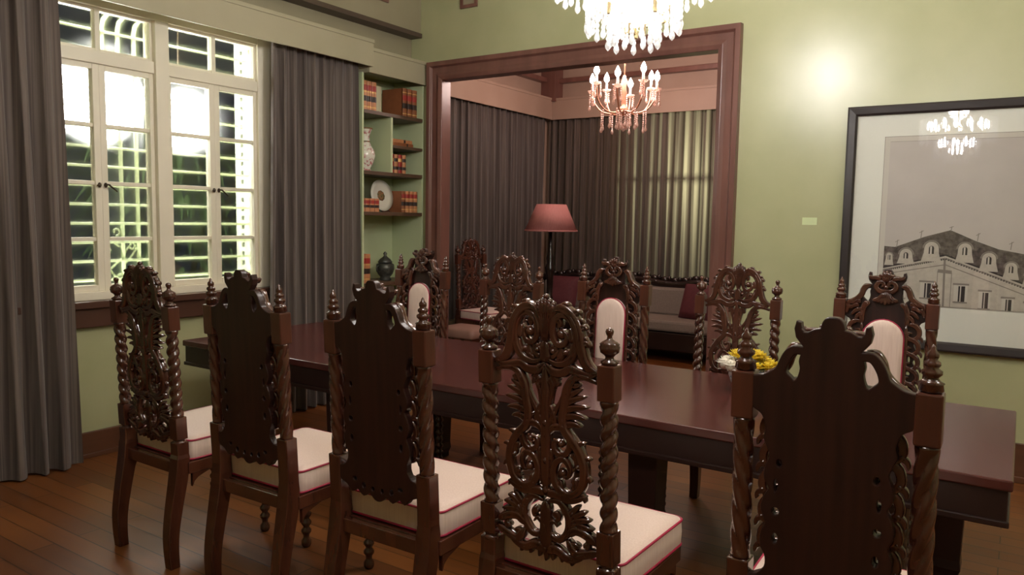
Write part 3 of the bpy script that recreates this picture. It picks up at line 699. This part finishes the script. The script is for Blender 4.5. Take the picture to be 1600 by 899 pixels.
def chair_B(label, group):
    root = thing('upholstered_dining_chair', label, 'chair', group=group)
    base(root, 'B'); cushion(root)
    for s in (-1,1):
        p = twist_post(.72, 1.10, .027, 4, .30, .30, s*.21, hand=s); shear(p.build('twisted_post', M['chair'], root))
        shear(MB().box(s*.21-.0285, s*.21+.0285, -.0285, .0285, 1.10, 1.225).build('post_block', M['blockw'], root, bevel=.005))
        fin = MB().lathe([(r, z+1.225) for r,z in SPIRE], (s*.21,0,0), 18); shear(fin.build('finial', M['chair'], root))
    half = [(0,1.378),(.013,1.376),(.021,1.366),(.025,1.35),(.040,1.346),(.055,1.337),(.066,1.337),(.073,1.346),(.075,1.360),(.081,1.362),(.085,1.346),(.081,1.326),(.070,1.312),(.063,1.304)]
    arch = [(.066,1.300),(.088,1.301),(.106,1.287),(.118,1.264),(.126,1.243),(.138,1.233),(.156,1.222),(.172,1.218),(.186,1.216)]
    side = [(.186,1.145),(.176,1.134),(.160,1.124),(.150,1.104),(.146,1.082),(.150,1.06),(.142,1.04),(.134,1.015),(.144,.985),(.146,.955),(.134,.93),(.146,.905),(.152,.87),(.140,.838),(.150,.81),(.150,.775),(.138,.745),(.140,.715),(.160,.69),(.186,.68),(.186,.64),(.150,.622),(.125,.598),(.098,.612),(.07,.592),(.04,.606),(.015,.588),(0,.584)]
    right = cr(half[:4],3)[:-1] + half[3:] + cr(arch,3) + cr(side,3)
    outline = right + [(-a,b) for a,b in reversed(right[1:-1])]
    holes = []
    for s in (-1,1):
        holes.append([(s*a,b) for a,b in cr([(.068,1.284),(.084,1.284),(.096,1.270),(.105,1.250),(.106,1.234),(.094,1.222),(.084,1.214),(.074,1.226),(.069,1.248),(.072,1.266),(.068,1.284)],3)[:-1]])
        for (u,z,r,q) in ((.112,1.0,.010,.013),(.119,.94,.008,.020),(.118,.872,.012,.013),(.117,.80,.010,.017),(.022,.625,.010,.012),(.066,.630,.012,.014),(.108,.648,.013,.010)):
            holes.append([(s*(u+r*math.cos(2*PI*k/12)), z+q*math.sin(2*PI*k/12)) for k in range(12)])
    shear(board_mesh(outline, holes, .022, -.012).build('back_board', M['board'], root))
    c = MB(); Y = .012
    S = lambda l, w0, w1=None, d=.015, y=Y, mir=True: c.scroll(PB(l), w0, w1, d, y, mir)
    for k in range(-2,3):
        tip = (k*20, 352+k*k*6); S([(k*4,420),(k*12,385),tip], .005, .008, .014, Y, False); q = PB([tip])[0]; c.ball((q[0],Y,q[1]), .009,.012,.009,8)
    S([(34,402),(62,392),(92,392),(108,376)], .011, .006)
    S([(0,474),(30,484),(58,462),(54,430),(28,420),(14,440),(32,452)], .011, .007)
    S([(95,444),(122,452),(139,475),(151,512),(176,542),(209,563),(246,574)], .012, .011)
    S([(20,410),(44,420),(66,436)], .008,.005)
    c.ball((0,Y,PB([(0,455)])[0][1]), .014,.016,.014)
    for k in range(-3,4): S([(k*5,490),(k*14,530),(k*26,575-abs(k)*9)], .006, .009, .014, Y, False)
    for b, m, t in (((150,560),(176,560),(196,580)),((160,585),(190,590),(216,615)),((150,610),(180,625),(206,655)),((140,640),(166,660),(180,695)),((200,560),(226,572),(240,600)),((210,590),(232,610),(236,645)),((110,560),(130,585),(134,620))): S([b,m,t], .011, .005, .016)
    S([(95,560),(128,590),(140,650),(136,710)], .011, .010)
    for zc in (770, 870, 970, 1070, 1170):
        S([(140,zc-70),(176,zc-74),(210,zc-46),(214,zc-4),(184,zc+24),(146,zc+10),(150,zc-16),(172,zc-18)], .011, .006)
        S([(206,zc+2),(230,zc+18),(236,zc+42)], .008, .003)
    S([(136,700),(138,900),(140,1120),(150,1250)], .009, .009)
    for k in range(-4,5): S([(k*26,1290),(k*28,1330),(k*30,1378-abs(k)*6)], .010, .007, .014, Y, False)
    S([(0,1300),(60,1310),(120,1300),(180,1290),(240,1300)], .012, .010)
    shear(c.build('carved_front', M['chair'], root))
    # upholstered back panel with crimson piping
    hw = .094; zb, zt = .648, 1.132
    P = [(hw, zb),(hw, zt-hw)] + [(hw*math.cos(PI*k/14), zt-hw+hw*math.sin(PI*k/14)) for k in range(1,14)] + [(-hw, zt-hw),(-hw, zb)]
    cz = .9
    R = [[(p*s, y, cz+(q-cz)*(1-(1-s)*.25)) for p,q in P] for s,y in ((1,-.001),(1,.024),(.97,.032),(.8,.038),(.4,.041),(.05,.042))]
    pn = shear(MB().rings(R).build('back_panel', M['cloth'], root))
    shear(MB().tube([(p,.026,q) for p,q in P], .0045, 6, closed=True).build('piping', M['pipe'], pn))
    return root

A0 = chair_A('carved openwork chair with urn finials, fourth from the window on the near side', None)
B0 = chair_B('solid-backed chair with spire finials, second from the window on the near side', None)
A0.location = (-1.17, 1.985, 0)
B0.location = (-2.588, 1.985, 0); B0.rotation_euler = (0,0,math.radians(1))
dup(A0, (-3.318, 1.985, 0), math.radians(0), 'carved openwork chair standing nearest the left curtain, on the near side of the table')
dup(B0, (-1.865, 1.985, 0), math.radians(1), 'solid-backed chair with spire finials in the middle of the near row')
dup(B0, (-.362, 1.985, 0), math.radians(0), 'dark solid-backed chair at the right end of the near row, largest in view')
dup(B0, (-3.57, 4.17, 0), PI, 'white-panelled chair across the table in front of the bookcase')
dup(A0, (-2.80, 4.17, 0), PI+.02, 'carved openwork chair across the table in front of the red-shaded lamp')
dup(B0, (-2.05, 4.17, 0), PI, 'white-panelled chair at the middle of the far row, in front of the sofa')
dup(A0, (-1.292, 4.17, 0), PI, 'carved openwork chair across the table beside the right jamb of the opening')
dup(B0, (-.551, 4.17, 0), PI, 'white-panelled chair across the table in front of the framed picture')
dup(A0, (-5.20, 7.0, 0), math.radians(-97), 'dark carved chair against the left curtain of the alcove')
st = thing('upholstered_stool', 'low pink-seated stool just behind the left jamb of the opening', 'stool', (-4.70, 6.22, 0))
MB().rings([[(p*q, r*q, z) for p, r in round_rect(.23, -.2, .2, .04)] for q, z in ((.98,.40),(1,.41),(1.01,.44),(1,.475),(.93,.49),(.5,.505),(.1,.507))]).build('seat_cushion', M['pinkseat'], st)
MB().box(-.225,.225,-.195,.195,.34,.40).build('seat_frame', M['chair'], st, bevel=.005)
for x in (-.2,.2):
    for y in (-.17,.17): MB().lathe([(.001,0),(.018,0),(.024,.02),(.016,.05),(.024,.12),(.018,.2),(.026,.28),(.026,.34)], (x,y,0), 12).build('leg', M['chair'], st)

# ------------------------------------------------------------------ table
tb = thing('dining_table', 'long dark mahogany dining table with thick top', 'table', (-2.24, 3.49, 0))
L2, W2 = 2.265, .578
MB().box(-L2, L2, -W2, W2, .742, .78).build('tabletop', M['table'], tb, bevel=.006)
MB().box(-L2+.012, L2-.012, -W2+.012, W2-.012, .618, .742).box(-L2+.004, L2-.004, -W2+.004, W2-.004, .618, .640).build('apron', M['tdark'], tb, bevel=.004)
for x, s in ((-1.89,-1),(-.94,-1),(.94,-1),(1.89,-1),(-1.89,1),(-.945,1),(.57,1),(2.04,1)):
    for _ in (0,):
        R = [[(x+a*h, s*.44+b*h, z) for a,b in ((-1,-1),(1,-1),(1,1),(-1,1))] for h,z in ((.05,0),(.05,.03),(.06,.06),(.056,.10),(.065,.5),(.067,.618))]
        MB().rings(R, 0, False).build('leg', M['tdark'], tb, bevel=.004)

# flower bowls on the table
def flower_bowl(x, y, label, seed):
    rnd = random.Random(seed); t = thing('flower_bowl', label, 'flower bowl', (x, y, .78))
    MB().lathe([(0,0),(.048,0),(.054,.006),(.052,.014),(.078,.04),(.092,.08),(.095,.118),(.090,.118),(.085,.09),(.0,.08)], n=26).build('bowl', M['bluewhite'], t)
    MB().lathe([(0,.09),(.085,.10),(.095,.12),(.07,.14),(0,.15)], n=14).build('greenery', M['leaf'], t)
    spots = [(0,0,.185,1)] + [(.058*math.cos(2*PI*k/6), .058*math.sin(2*PI*k/6), .172, 1) for k in range(6)] + [(.108*math.cos(2*PI*k/11+.2), .108*math.sin(2*PI*k/11+.2), .132, 0) for k in range(11)]
    for cx, cy, zc, inner in spots:
        col = 'ivory' if (not inner and (cx < -.06 or (cy < -.07 and cx < .05))) else 'yellow'
        mb = MB()
        for lay in range(3):
            for q in range(11):
                b = 2*PI*q/11 + lay*.3; tilt = .2+.45*lay; Lp = .050-.008*lay
                p = Vector((cx,cy,zc)); d = Vector((math.cos(b)*math.cos(tilt), math.sin(b)*math.cos(tilt), math.sin(tilt))); sd = Vector((-math.sin(b), math.cos(b), 0))*.008
                dn = Vector((0,0,.005))
                mb.add([p, p+d*Lp*.6+sd, p+d*Lp, p+d*Lp*.6-sd, p+d*Lp*.6-dn], [(0,1,4),(1,2,4),(2,3,4),(3,0,4),(0,3,2,1)], 0, True)
        mb.ball((cx,cy,zc+(.0 if col == 'ivory' else .004)), .030 if col == 'ivory' else .016, n=10)
        mb.build('flower', M[col], t)
flower_bowl(-1.08, 3.72, 'china bowl of yellow and ivory flowers near the right end of the table', 1)
flower_bowl(-3.70, 3.86, 'second bowl of yellow flowers near the window end of the table', 2)

# ------------------------------------------------------------------ framed picture
pc = thing('framed_picture', 'large black-framed photograph of a mansard-roofed building on the green wall', 'picture', (-.33, YB, .787))
X0 = -1.045; X1 = .385; PZ0, PZ1 = .787, 2.395
def pw(x, z): return (x+.33, z-.787)
mb = MB(); ax, az = pw(X0,PZ0); bx, bz = pw(X1,PZ1); fw = .062
FR = [(0,0),(0,-.04),(.012,-.045),(fw-.012,-.04),(fw,-.030),(fw,-.012)]
rr = []
for (x,z,sx,sz) in ((ax,az,1,1),(bx,az,-1,1),(bx,bz,-1,-1),(ax,bz,1,-1)): rr.append([(x+sx*a, d, z+sz*a) for a,d in FR])
mb.rings(rr, 0, False, False, True); mb.build('picture_frame', M['frame'], pc)
MB().box(ax+.01, bx-.01, -.014, -.006, az+.01, bz-.01).build('mat_board', M['mat'], pc)
pr = MB()
PX0, PX1, QZ0, QZ1 = -.775, .12, 1.078, 2.155
def poly(pts, mat, layer):
    y = -.0142 - .0004*layer
    # clip to the print
    q = [(min(max(x,PX0),PX1), min(max(z,QZ0),QZ1)) for x,z in pts]
    pr.add([(x+.33, y, z-.787) for x,z in q], [tuple(range(len(q)))], mat, False)
def border(x0, x1, z0, z1, mat, y): pr.add([(x0+.33,y,z0-.787),(x1+.33,y,z0-.787),(x1+.33,y,z1-.787),(x0+.33,y,z1-.787)], [(0,1,2,3)], mat, False)
border(PX0-.034, PX1+.034, QZ0-.006, QZ1+.034, 4, -.01408); border(PX0-.031, PX1+.031, QZ0-.004, QZ1+.031, 5, -.01414)
def strip(p, q, w, mat, layer): 
    dx, dz = q[0]-p[0], q[1]-p[1]; L = math.hypot(dx,dz); nx, nz = -dz/L*w/2, dx/L*w/2
    poly([(p[0]+nx,p[1]+nz),(q[0]+nx,q[1]+nz),(q[0]-nx,q[1]-nz),(p[0]-nx,p[1]-nz)], mat, layer)
mP = [M['p_sky'], M['p_roof'], M['p_wall'], M['p_dark'], M['p_mid'], M['p_light']]
poly([(PX0,QZ0),(PX1,QZ0),(PX1,QZ1),(PX0,QZ1)], 0, 0)
poly([(-.775,1.462),(-.71,1.457),(-.535,1.531),(-.392,1.576),(-.337,1.551),(-.256,1.513),(-.124,1.462),(.009,1.437),(.12,1.41),(.12,1.21),(-.41,1.40),(-.775,1.31)], 1, 1)
poly([(-.775,1.312),(-.41,1.41),(.12,1.21),(.12,1.078),(-.775,1.078)], 2, 2)
strip((-.775,1.318),(-.41,1.414),.010,3,3); strip((-.41,1.414),(.12,1.215),.010,3,3)
strip((-.775,1.300),(-.41,1.392),.012,4,3); strip((-.41,1.392),(.12,1.193),.012,4,3)
strip((-.775,1.272),(-.41,1.352),.006,4,3); strip((-.41,1.352),(.12,1.150),.006,4,3)
for k in range(30):
    t = k/30; strip((-.775+.365*t,1.296+.092*t),(-.770+.365*t,1.297+.092*t),.010,3,4)
for k in range(36):
    t = k/36; strip((-.41+.53*t,1.388-.199*t),(-.405+.53*t,1.386-.199*t),.010,3,4)
strip((-.414,1.385),(-.408,1.078),.012,4,3); strip((-.45,1.31),(-.37,1.305),.022,4,4); strip((-.45,1.31),(-.45,1.078),.004,4,3); strip((-.37,1.305),(-.37,1.078),.004,4,3)
for (cx,cz,w,h) in ((-.741,1.385,.055,.10),(-.641,1.398,.105,.10),(-.494,1.44,.115,.14),(-.305,1.44,.105,.14),(-.171,1.385,.105,.13),(-.05,1.335,.09,.12),(.05,1.29,.08,.11)):
    top = [(cx+w*.36*math.cos(PI*k/10), cz+h*.12+w*.36*math.sin(PI*k/10)) for k in range(11)]
    poly([(cx+w*.5,cz-h*.5),(cx+w*.38,cz-h*.1)]+top+[(cx-w*.38,cz-h*.1),(cx-w*.5,cz-h*.5)], 2, 5)
    arc = [(cx+w*.42*math.cos(PI*k/10), cz+h*.12+w*.42*math.sin(PI*k/10)) for k in range(11)]
    for a, b in zip(arc[:-1], arc[1:]): strip(a, b, .008, 4, 6)
    win = [(cx+w*.13*math.cos(PI*k/8), cz+h*.12+w*.13*math.sin(PI*k/8)) for k in range(9)]
    poly([(cx+w*.13,cz-h*.15)]+win+[(cx-w*.13,cz-h*.15)], 3, 7)
    strip((cx-w*.02,cz-h*.15),(cx-w*.02,cz+h*.2),w*.09,5,8)
for (cx,cz,w,h) in ((-.508,1.178,.05,.095),(-.314,1.168,.05,.10),(-.181,1.135,.042,.10),(-.056,1.105,.042,.09),(.06,1.09,.04,.08),(-.66,1.16,.04,.08)):
    strip((cx,cz-h*.62),(cx,cz+h*.6),w*1.5,5,5); strip((cx-w*.9,cz+h*.62),(cx+w*.9,cz+h*.62),.012,4,6)
    strip((cx+w*.12,cz-h*.5),(cx+w*.12,cz+h*.5),w*.75,3,7); strip((cx,cz-h*.5),(cx,cz+h*.5),w*.12,5,8)
    strip((cx-w*.8,cz-h*.55),(cx+w*.8,cz-h*.55),.010,4,8)
for (x,z,h) in ((-.56,1.52,.05),(-.24,1.51,.05),(-.06,1.46,.05),(-.39,1.57,.03),(-.70,1.455,.05)): strip((x,z),(x+.004,z+h),.005,4,2); strip((x-.01,z+h*.7),(x+.014,z+h),.004,4,2)
for a, b in (((PX0,QZ0),(PX1,QZ0)),((PX0,QZ1),(PX1,QZ1))): strip(a, b, .004, 4, 9)
pr.build('print', mP, pc)
MB().add([(ax+fw-.004,-.0205,az+fw-.004),(bx-fw+.004,-.0205,az+fw-.004),(bx-fw+.004,-.0205,bz-fw+.004),(ax+fw-.004,-.0205,bz-fw+.004)],[(0,1,2,3)],0,False).build('picture_glass', M['picglass'], pc)
mb = MB(); mb.box(-.05, .05, -.004, 0, 0, .052); mb.box(-.046,.046,-.0046,-.004,.004,.048)
cd = tag(mb.build('label_card', M['card']), 'small pale caption card on the green wall left of the picture', 'card'); cd.location = (-1.267, YB, 1.594)

# ------------------------------------------------------------------ chandeliers
def drop(mb, p, L, r=.012):
    mb.lathe([(.001,-L-.0),(r*.75,-L+.010),(r,-L+.022),(r*.6,-L+.042),(.003,-L+.058),(.001,-L+.064)], p, 8)
def strand(mb, p, length, r=.0125, tear=.0155, step=.027):
    z = 0
    while z < length-.06:
        mb.ball((p[0],p[1],p[2]-z-r), r, r, r*1.15, 6); z += step
    mb.lathe([(.001,-length),(tear*.8,-length+.012),(tear,-length+.024),(tear*.6,-length+.046),(.003,-length+.064)], p, 8)
def big_chandelier(loc, label, e):
    t = thing('crystal_chandelier', label, 'chandelier', loc, 0, 'tiered crystal chandeliers')
    # loc z = lowest crystal; tiers (radius, ring height, strand length, count)
    MB().tube([(0,0,.55),(0,0,4.2-loc[2]-.06)], .012).lathe([(.02,4.2-loc[2]-.10),(.07,4.2-loc[2]-.06),(.08,4.2-loc[2]-.0)], n=20).build('stem', M['brass'], t)
    ti = [(.385,.53,.255,46),(.225,.36,.26,32),(.12,.32,.29,16)]
    for R, zr, ln, n in ti:
        ring = [(R*math.cos(2*PI*k/48), R*math.sin(2*PI*k/48), zr) for k in range(48)]
        mb = MB().tube(ring, .008, 6, closed=True)
        for k in range(4): mb.tube([(0,0,.56),(R*math.cos(PI*k/2+.3), R*math.sin(PI*k/2+.3), zr)], .004, 5)
        mb.build('tier_ring', M['brass'], t)
        for k in range(n):
            a = 2*PI*k/n; mb = MB(); strand(mb, (R*math.cos(a), R*math.sin(a), zr), ln + .025*(k % 2)); mb.build('crystal_strand', M['crys'], t)
    for (R, z0, n) in ((.29,.40,14),(.165,.20,9),(.05,.12,4)):
        for k in range(n):
            a = 2*PI*k/n+.2; b = MB(); p = (R*math.cos(a), R*math.sin(a), z0)
            b.lathe([(.004,.0),(.024,.02),(.032,.045),(.026,.08),(.012,.105),(.002,.12)], p, 12).build('bulb', M['bulb'], t)
            MB().lathe([(.012,-.05),(.014,-.045),(.012,0),(.02,.004),(.004,.006)], p, 10).tube([(p[0],p[1],p[2]-.04),(p[0]*.4,p[1]*.4,p[2]-.02),(0,0,p[2]+.06)], .004, 5).build('bulb_arm', M['brass'], t)
    MB().tube([(0,0,.2),(0,0,.56)], .01, 8).build('stem', M['brass'], t)
    def pl(z, e, r, dx=0, dy=0):
        d = bpy.data.lights.new('chandelier_light','POINT'); d.energy = e; d.shadow_soft_size = r; d.color = (1,.972,.958)
        o = bpy.data.objects.new('chandelier_light', d); COL.objects.link(o); o.parent = t; o.location = (dx,dy,z)
    pl(.62, e*.7, .10); pl(.22, e*.3, .06)
big_chandelier((-1.645, 3.5, 2.425), 'large tiered crystal chandelier hanging over the dining table', 80)
big_chandelier((-.71, 1.03, 2.31), 'large crystal chandelier near the viewer, seen only as a reflection in the picture glass', 45)
big_chandelier((1.75, 2.3, 2.5), 'unseen crystal chandelier added to brighten the wall right of the picture', 42)  # unseen third chandelier, added to light the right-hand wall

def small_chandelier(loc):
    t = thing('candle_chandelier', 'small pinkish crystal chandelier with candle bulbs in the alcove', 'chandelier', loc)
    # origin at lowest crystal; height ~.75
    MB().tube([(0,0,.56),(0,0,3.75-loc[2])], .008).lathe([(.001,.16),(.03,.18),(.055,.215),(.05,.245),(.02,.27),(.028,.30),(.018,.34),(.032,.40),(.02,.46),(.035,.52),(.012,.58)], n=18).build('stem', M['copper'], t)
    for k in range(8):
        a = 2*PI*k/8+.25; ca, sa = math.cos(a), math.sin(a); R = .34; zt = .42+(.05 if k % 2 else 0)
        arm = cr([(0,.24),(.12,.19),(.24,.22),(.32,.32),(R,zt-.02)],5)
        am = MB().tube([(r*ca, r*sa, z) for r,z in arm], .009, 7).build('arm', M['copper'], t)
        MB().lathe([(.004,zt-.02),(.04,zt-.005),(.05,zt+.012),(.03,zt+.005),(.014,zt+.02),(.013,zt+.085),(.001,zt+.086)], (R*ca,R*sa,0), 12).build('candle_cup', M['crysp'], am)
        MB().lathe([(.004,zt+.08),(.026,zt+.11),(.03,zt+.132),(.016,zt+.168),(.001,zt+.195)], (R*ca,R*sa,0), 10).build('bulb', M['bulbp'], am)
        for j, (rr, zz, ln) in enumerate(((R+.035,zt-.0,.19),(R-.03,zt-.0,.15),(.24,.215,.22),(R,zt-.02,.12),(.15,.20,.16))):
            mb = MB(); b = a + (.1 if j == 1 else -.08); strand(mb, (rr*math.cos(b), rr*math.sin(b), zz), ln, .0105, .017, .022); mb.build('crystal_strand', M['crysp'], am)
    for k in range(8):
        a = 2*PI*k/8; mb = MB(); strand(mb, (.05*math.cos(a), .05*math.sin(a), .22), .20 - .02*(k % 2), .0095, .019, .026); mb.build('crystal_strand', M['crysp'], t)
    mb = MB(); strand(mb, (0,0,.17), .17, .008, .02, .026); mb.build('crystal_strand', M['crysp'], t)
    d = bpy.data.lights.new('candle_light','POINT'); d.energy = 46; d.shadow_soft_size = .25; d.color = (1,.76,.68)
    o = bpy.data.objects.new('candle_light', d); COL.objects.link(o); o.parent = t; o.location = (0,0,.72)
small_chandelier((-3.56, 7.4, 2.53))

# ------------------------------------------------------------------ alcove furniture
lp = thing('floor_lamp', 'floor lamp with dusty red shade on a dark turned pole', 'lamp', (-4.53, 7.6, 0))
MB().lathe([(.14,0),(.15,.015),(.12,.04),(.05,.06),(.03,.1)], n=24).build('base', M['lampw'], lp)
pf = [(.03,.1),(.022,.3),(.035,.34),(.022,.4),(.026,.62),(.04,.66),(.024,.72),(.03,.95),(.042,1.0),(.046,1.05),(.028,1.1),(.034,1.16),(.02,1.22),(.014,1.3),(.012,1.5)]
MB().lathe([(r*1.35, z) for r, z in pf], n=18).build('pole', M['lampw'], lp)
mb = MB(); mb.lathe([(.305,1.47),(.172,1.775),(.169,1.775),(.302,1.47),(.305,1.47)], n=40); mb.build('lamp_shade', M['shade'], lp)
MB().lathe([(.302,1.466),(.309,1.466),(.307,1.482),(.300,1.482),(.302,1.466)], n=40).build('shade_trim', M['shade'], lp)
MB().tube([(-.17,0,1.76),(.17,0,1.76)], .003, 6).tube([(0,-.17,1.76),(0,.17,1.76)], .003, 6).tube([(0,0,1.5),(0,0,1.77)], .006, 6).build('shade_fitter', M['brass'], lp)

sf = thing('sofa', 'long grey-beige sofa with carved dark crest rail in the alcove', 'sofa', (-4.05, 8.55, 0))
W = 1.32
MB().box(-W+.05, W-.05, .22, .36, .46, .80).build('backrest', M['sofaf'], sf, bevel=.03)
MB().box(-W+.06, W-.06, -.34, .24, .34, .47).build('seat', M['sofaf'], sf, bevel=.03)
MB().box(-W, W, -.36, .36, .13, .335).build('seat_rail', M['lampw'], sf, bevel=.01)
mb = MB(); mb.tube([(-W+.02,.33,.46),(-W+.02,.33,.82)], .03); mb.tube([(W-.02,.33,.46),(W-.02,.33,.82)], .03)
cp = [(x, .32, .825+.05*math.exp(-(x/.35)**2)+.045*math.exp(-((abs(x)-.85)/.18)**2)) for x in [W*(k/20-1) for k in range(41)]]
mb.tube(cp, .05, 10)
for k in range(-9,10):
    x = k*.135; zc = .86+.05*math.exp(-(x/.35)**2)+.045*math.exp(-((abs(x)-.85)/.18)**2)
    mb.ball((x,.32,zc+.015), .06, .035, .042, 8); mb.ball((x+.065,.32,zc+.03), .028, .028, .036, 8); mb.ball((x+.03,.29,zc-.03), .04, .02, .03, 8)
mb.build('crest_rail', M['lampw'], sf)
for s in (-1,1):
    MB().tube(cr([(s*(W-.03),.3,.66),(s*(W-.02),.1,.68),(s*(W-.02),-.2,.66),(s*(W-.02),-.32,.62),(s*(W-.02),-.34,.5),(s*(W-.02),-.32,.34)],4), .032, 8).build('arm', M['lampw'], sf)
    for y in (-.31,.31):
        MB().lathe([(.001,0),(.025,0),(.034,.02),(.028,.06),(.04,.14),(.045,.2)], (s*(W-.06),y,0), 12).build('leg', M['lampw'], sf)
def throw_cushion(loc, rz, label, tilt=.35):
    mb = MB(); n = 12; R = []
    v = []; f = []
    for side in (1,-1):
        for i in range(n+1):
            for j in range(n+1):
                a, b = i/n*2-1, j/n*2-1; th = .075*max(0,(1-a**4)*(1-b**4))**.5
                v.append((a*.21*(1-.06*(1-abs(b))**2*0), side*th, .21+b*.21))
    m = (n+1)*(n+1)
    for i in range(n):
        for j in range(n):
            q = i*(n+1)+j; f.append((q,q+1,q+n+2,q+n+1)); f.append((m+q,m+q+n+1,m+q+n+2,m+q+1))
    mb.add(v, f); mb.v = [(x, y*math.cos(tilt)+z*math.sin(tilt), z*math.cos(tilt)-y*math.sin(tilt)) for x,y,z in mb.v]
    o = tag(mb.build('throw_cushion', M['maroon']), label, 'cushion'); o.location = loc; o.rotation_euler = (0,0,rz)
throw_cushion((-4.93, 8.53, .475), .15, 'maroon cushion at the lamp end of the sofa')
throw_cushion((-3.13, 8.53, .475), -.2, 'maroon cushion at the right end of the sofa')

# ------------------------------------------------------------------ lights, world, camera
def light(kind, loc, e, col, r=.1, rot=None, size=None):
    d = bpy.data.lights.new('garden_and_fill_light', kind); d.energy = e; d.color = col
    if kind == 'AREA': d.size = size
    else: d.shadow_soft_size = r
    o = bpy.data.objects.new('garden_and_fill_light', d); COL.objects.link(o); o.location = loc
    if rot: o.rotation_euler = rot
    return o
light('POINT', (-3.15, 9.95, 2.15), 62, (1,.95,.80), .2)
for y in (2.7, 3.55):  # unseen lights added to brighten the grille bars from above and below
    light('POINT', (-5.165, y, 3.06), 14, (.97,1,.90), .03)
    light('POINT', (-5.165, y, .86), 9, (.93,1,.76), .03)

w = bpy.data.worlds.new('night'); scene.world = w; w.use_nodes = True
w.node_tree.nodes['Background'].inputs[0].default_value = (.010,.012,.016,1); w.node_tree.nodes['Background'].inputs[1].default_value = 1

cam = bpy.data.cameras.new('camera'); cam.sensor_width = 36; cam.sensor_fit = 'HORIZONTAL'; cam.lens = 1195.3*36/1600; cam.clip_start = .05
co = bpy.data.objects.new('camera', cam); COL.objects.link(co)
r_ = Vector((.83165603,.55503572,.0168403)); u_ = -Vector((.06345877,-.0648698,-.99587393)); b_ = -Vector((-.55165318,.82929323,-.08917124))
co.matrix_world = Matrix(((r_.x,u_.x,b_.x,0),(r_.y,u_.y,b_.y,0),(r_.z,u_.z,b_.z,1.6),(0,0,0,1)))
scene.camera = co
vs = scene.view_settings; vs.view_transform = 'Standard'; vs.look = 'None'; vs.gamma = 1; vs.exposure = .7; vs.use_curve_mapping = False
cy = scene.cycles
cy.use_denoising = True; cy.sample_clamp_indirect = 4; cy.max_bounces = 10; cy.transparent_max_bounces = 24; cy.caustics_reflective = False; cy.caustics_refractive = False
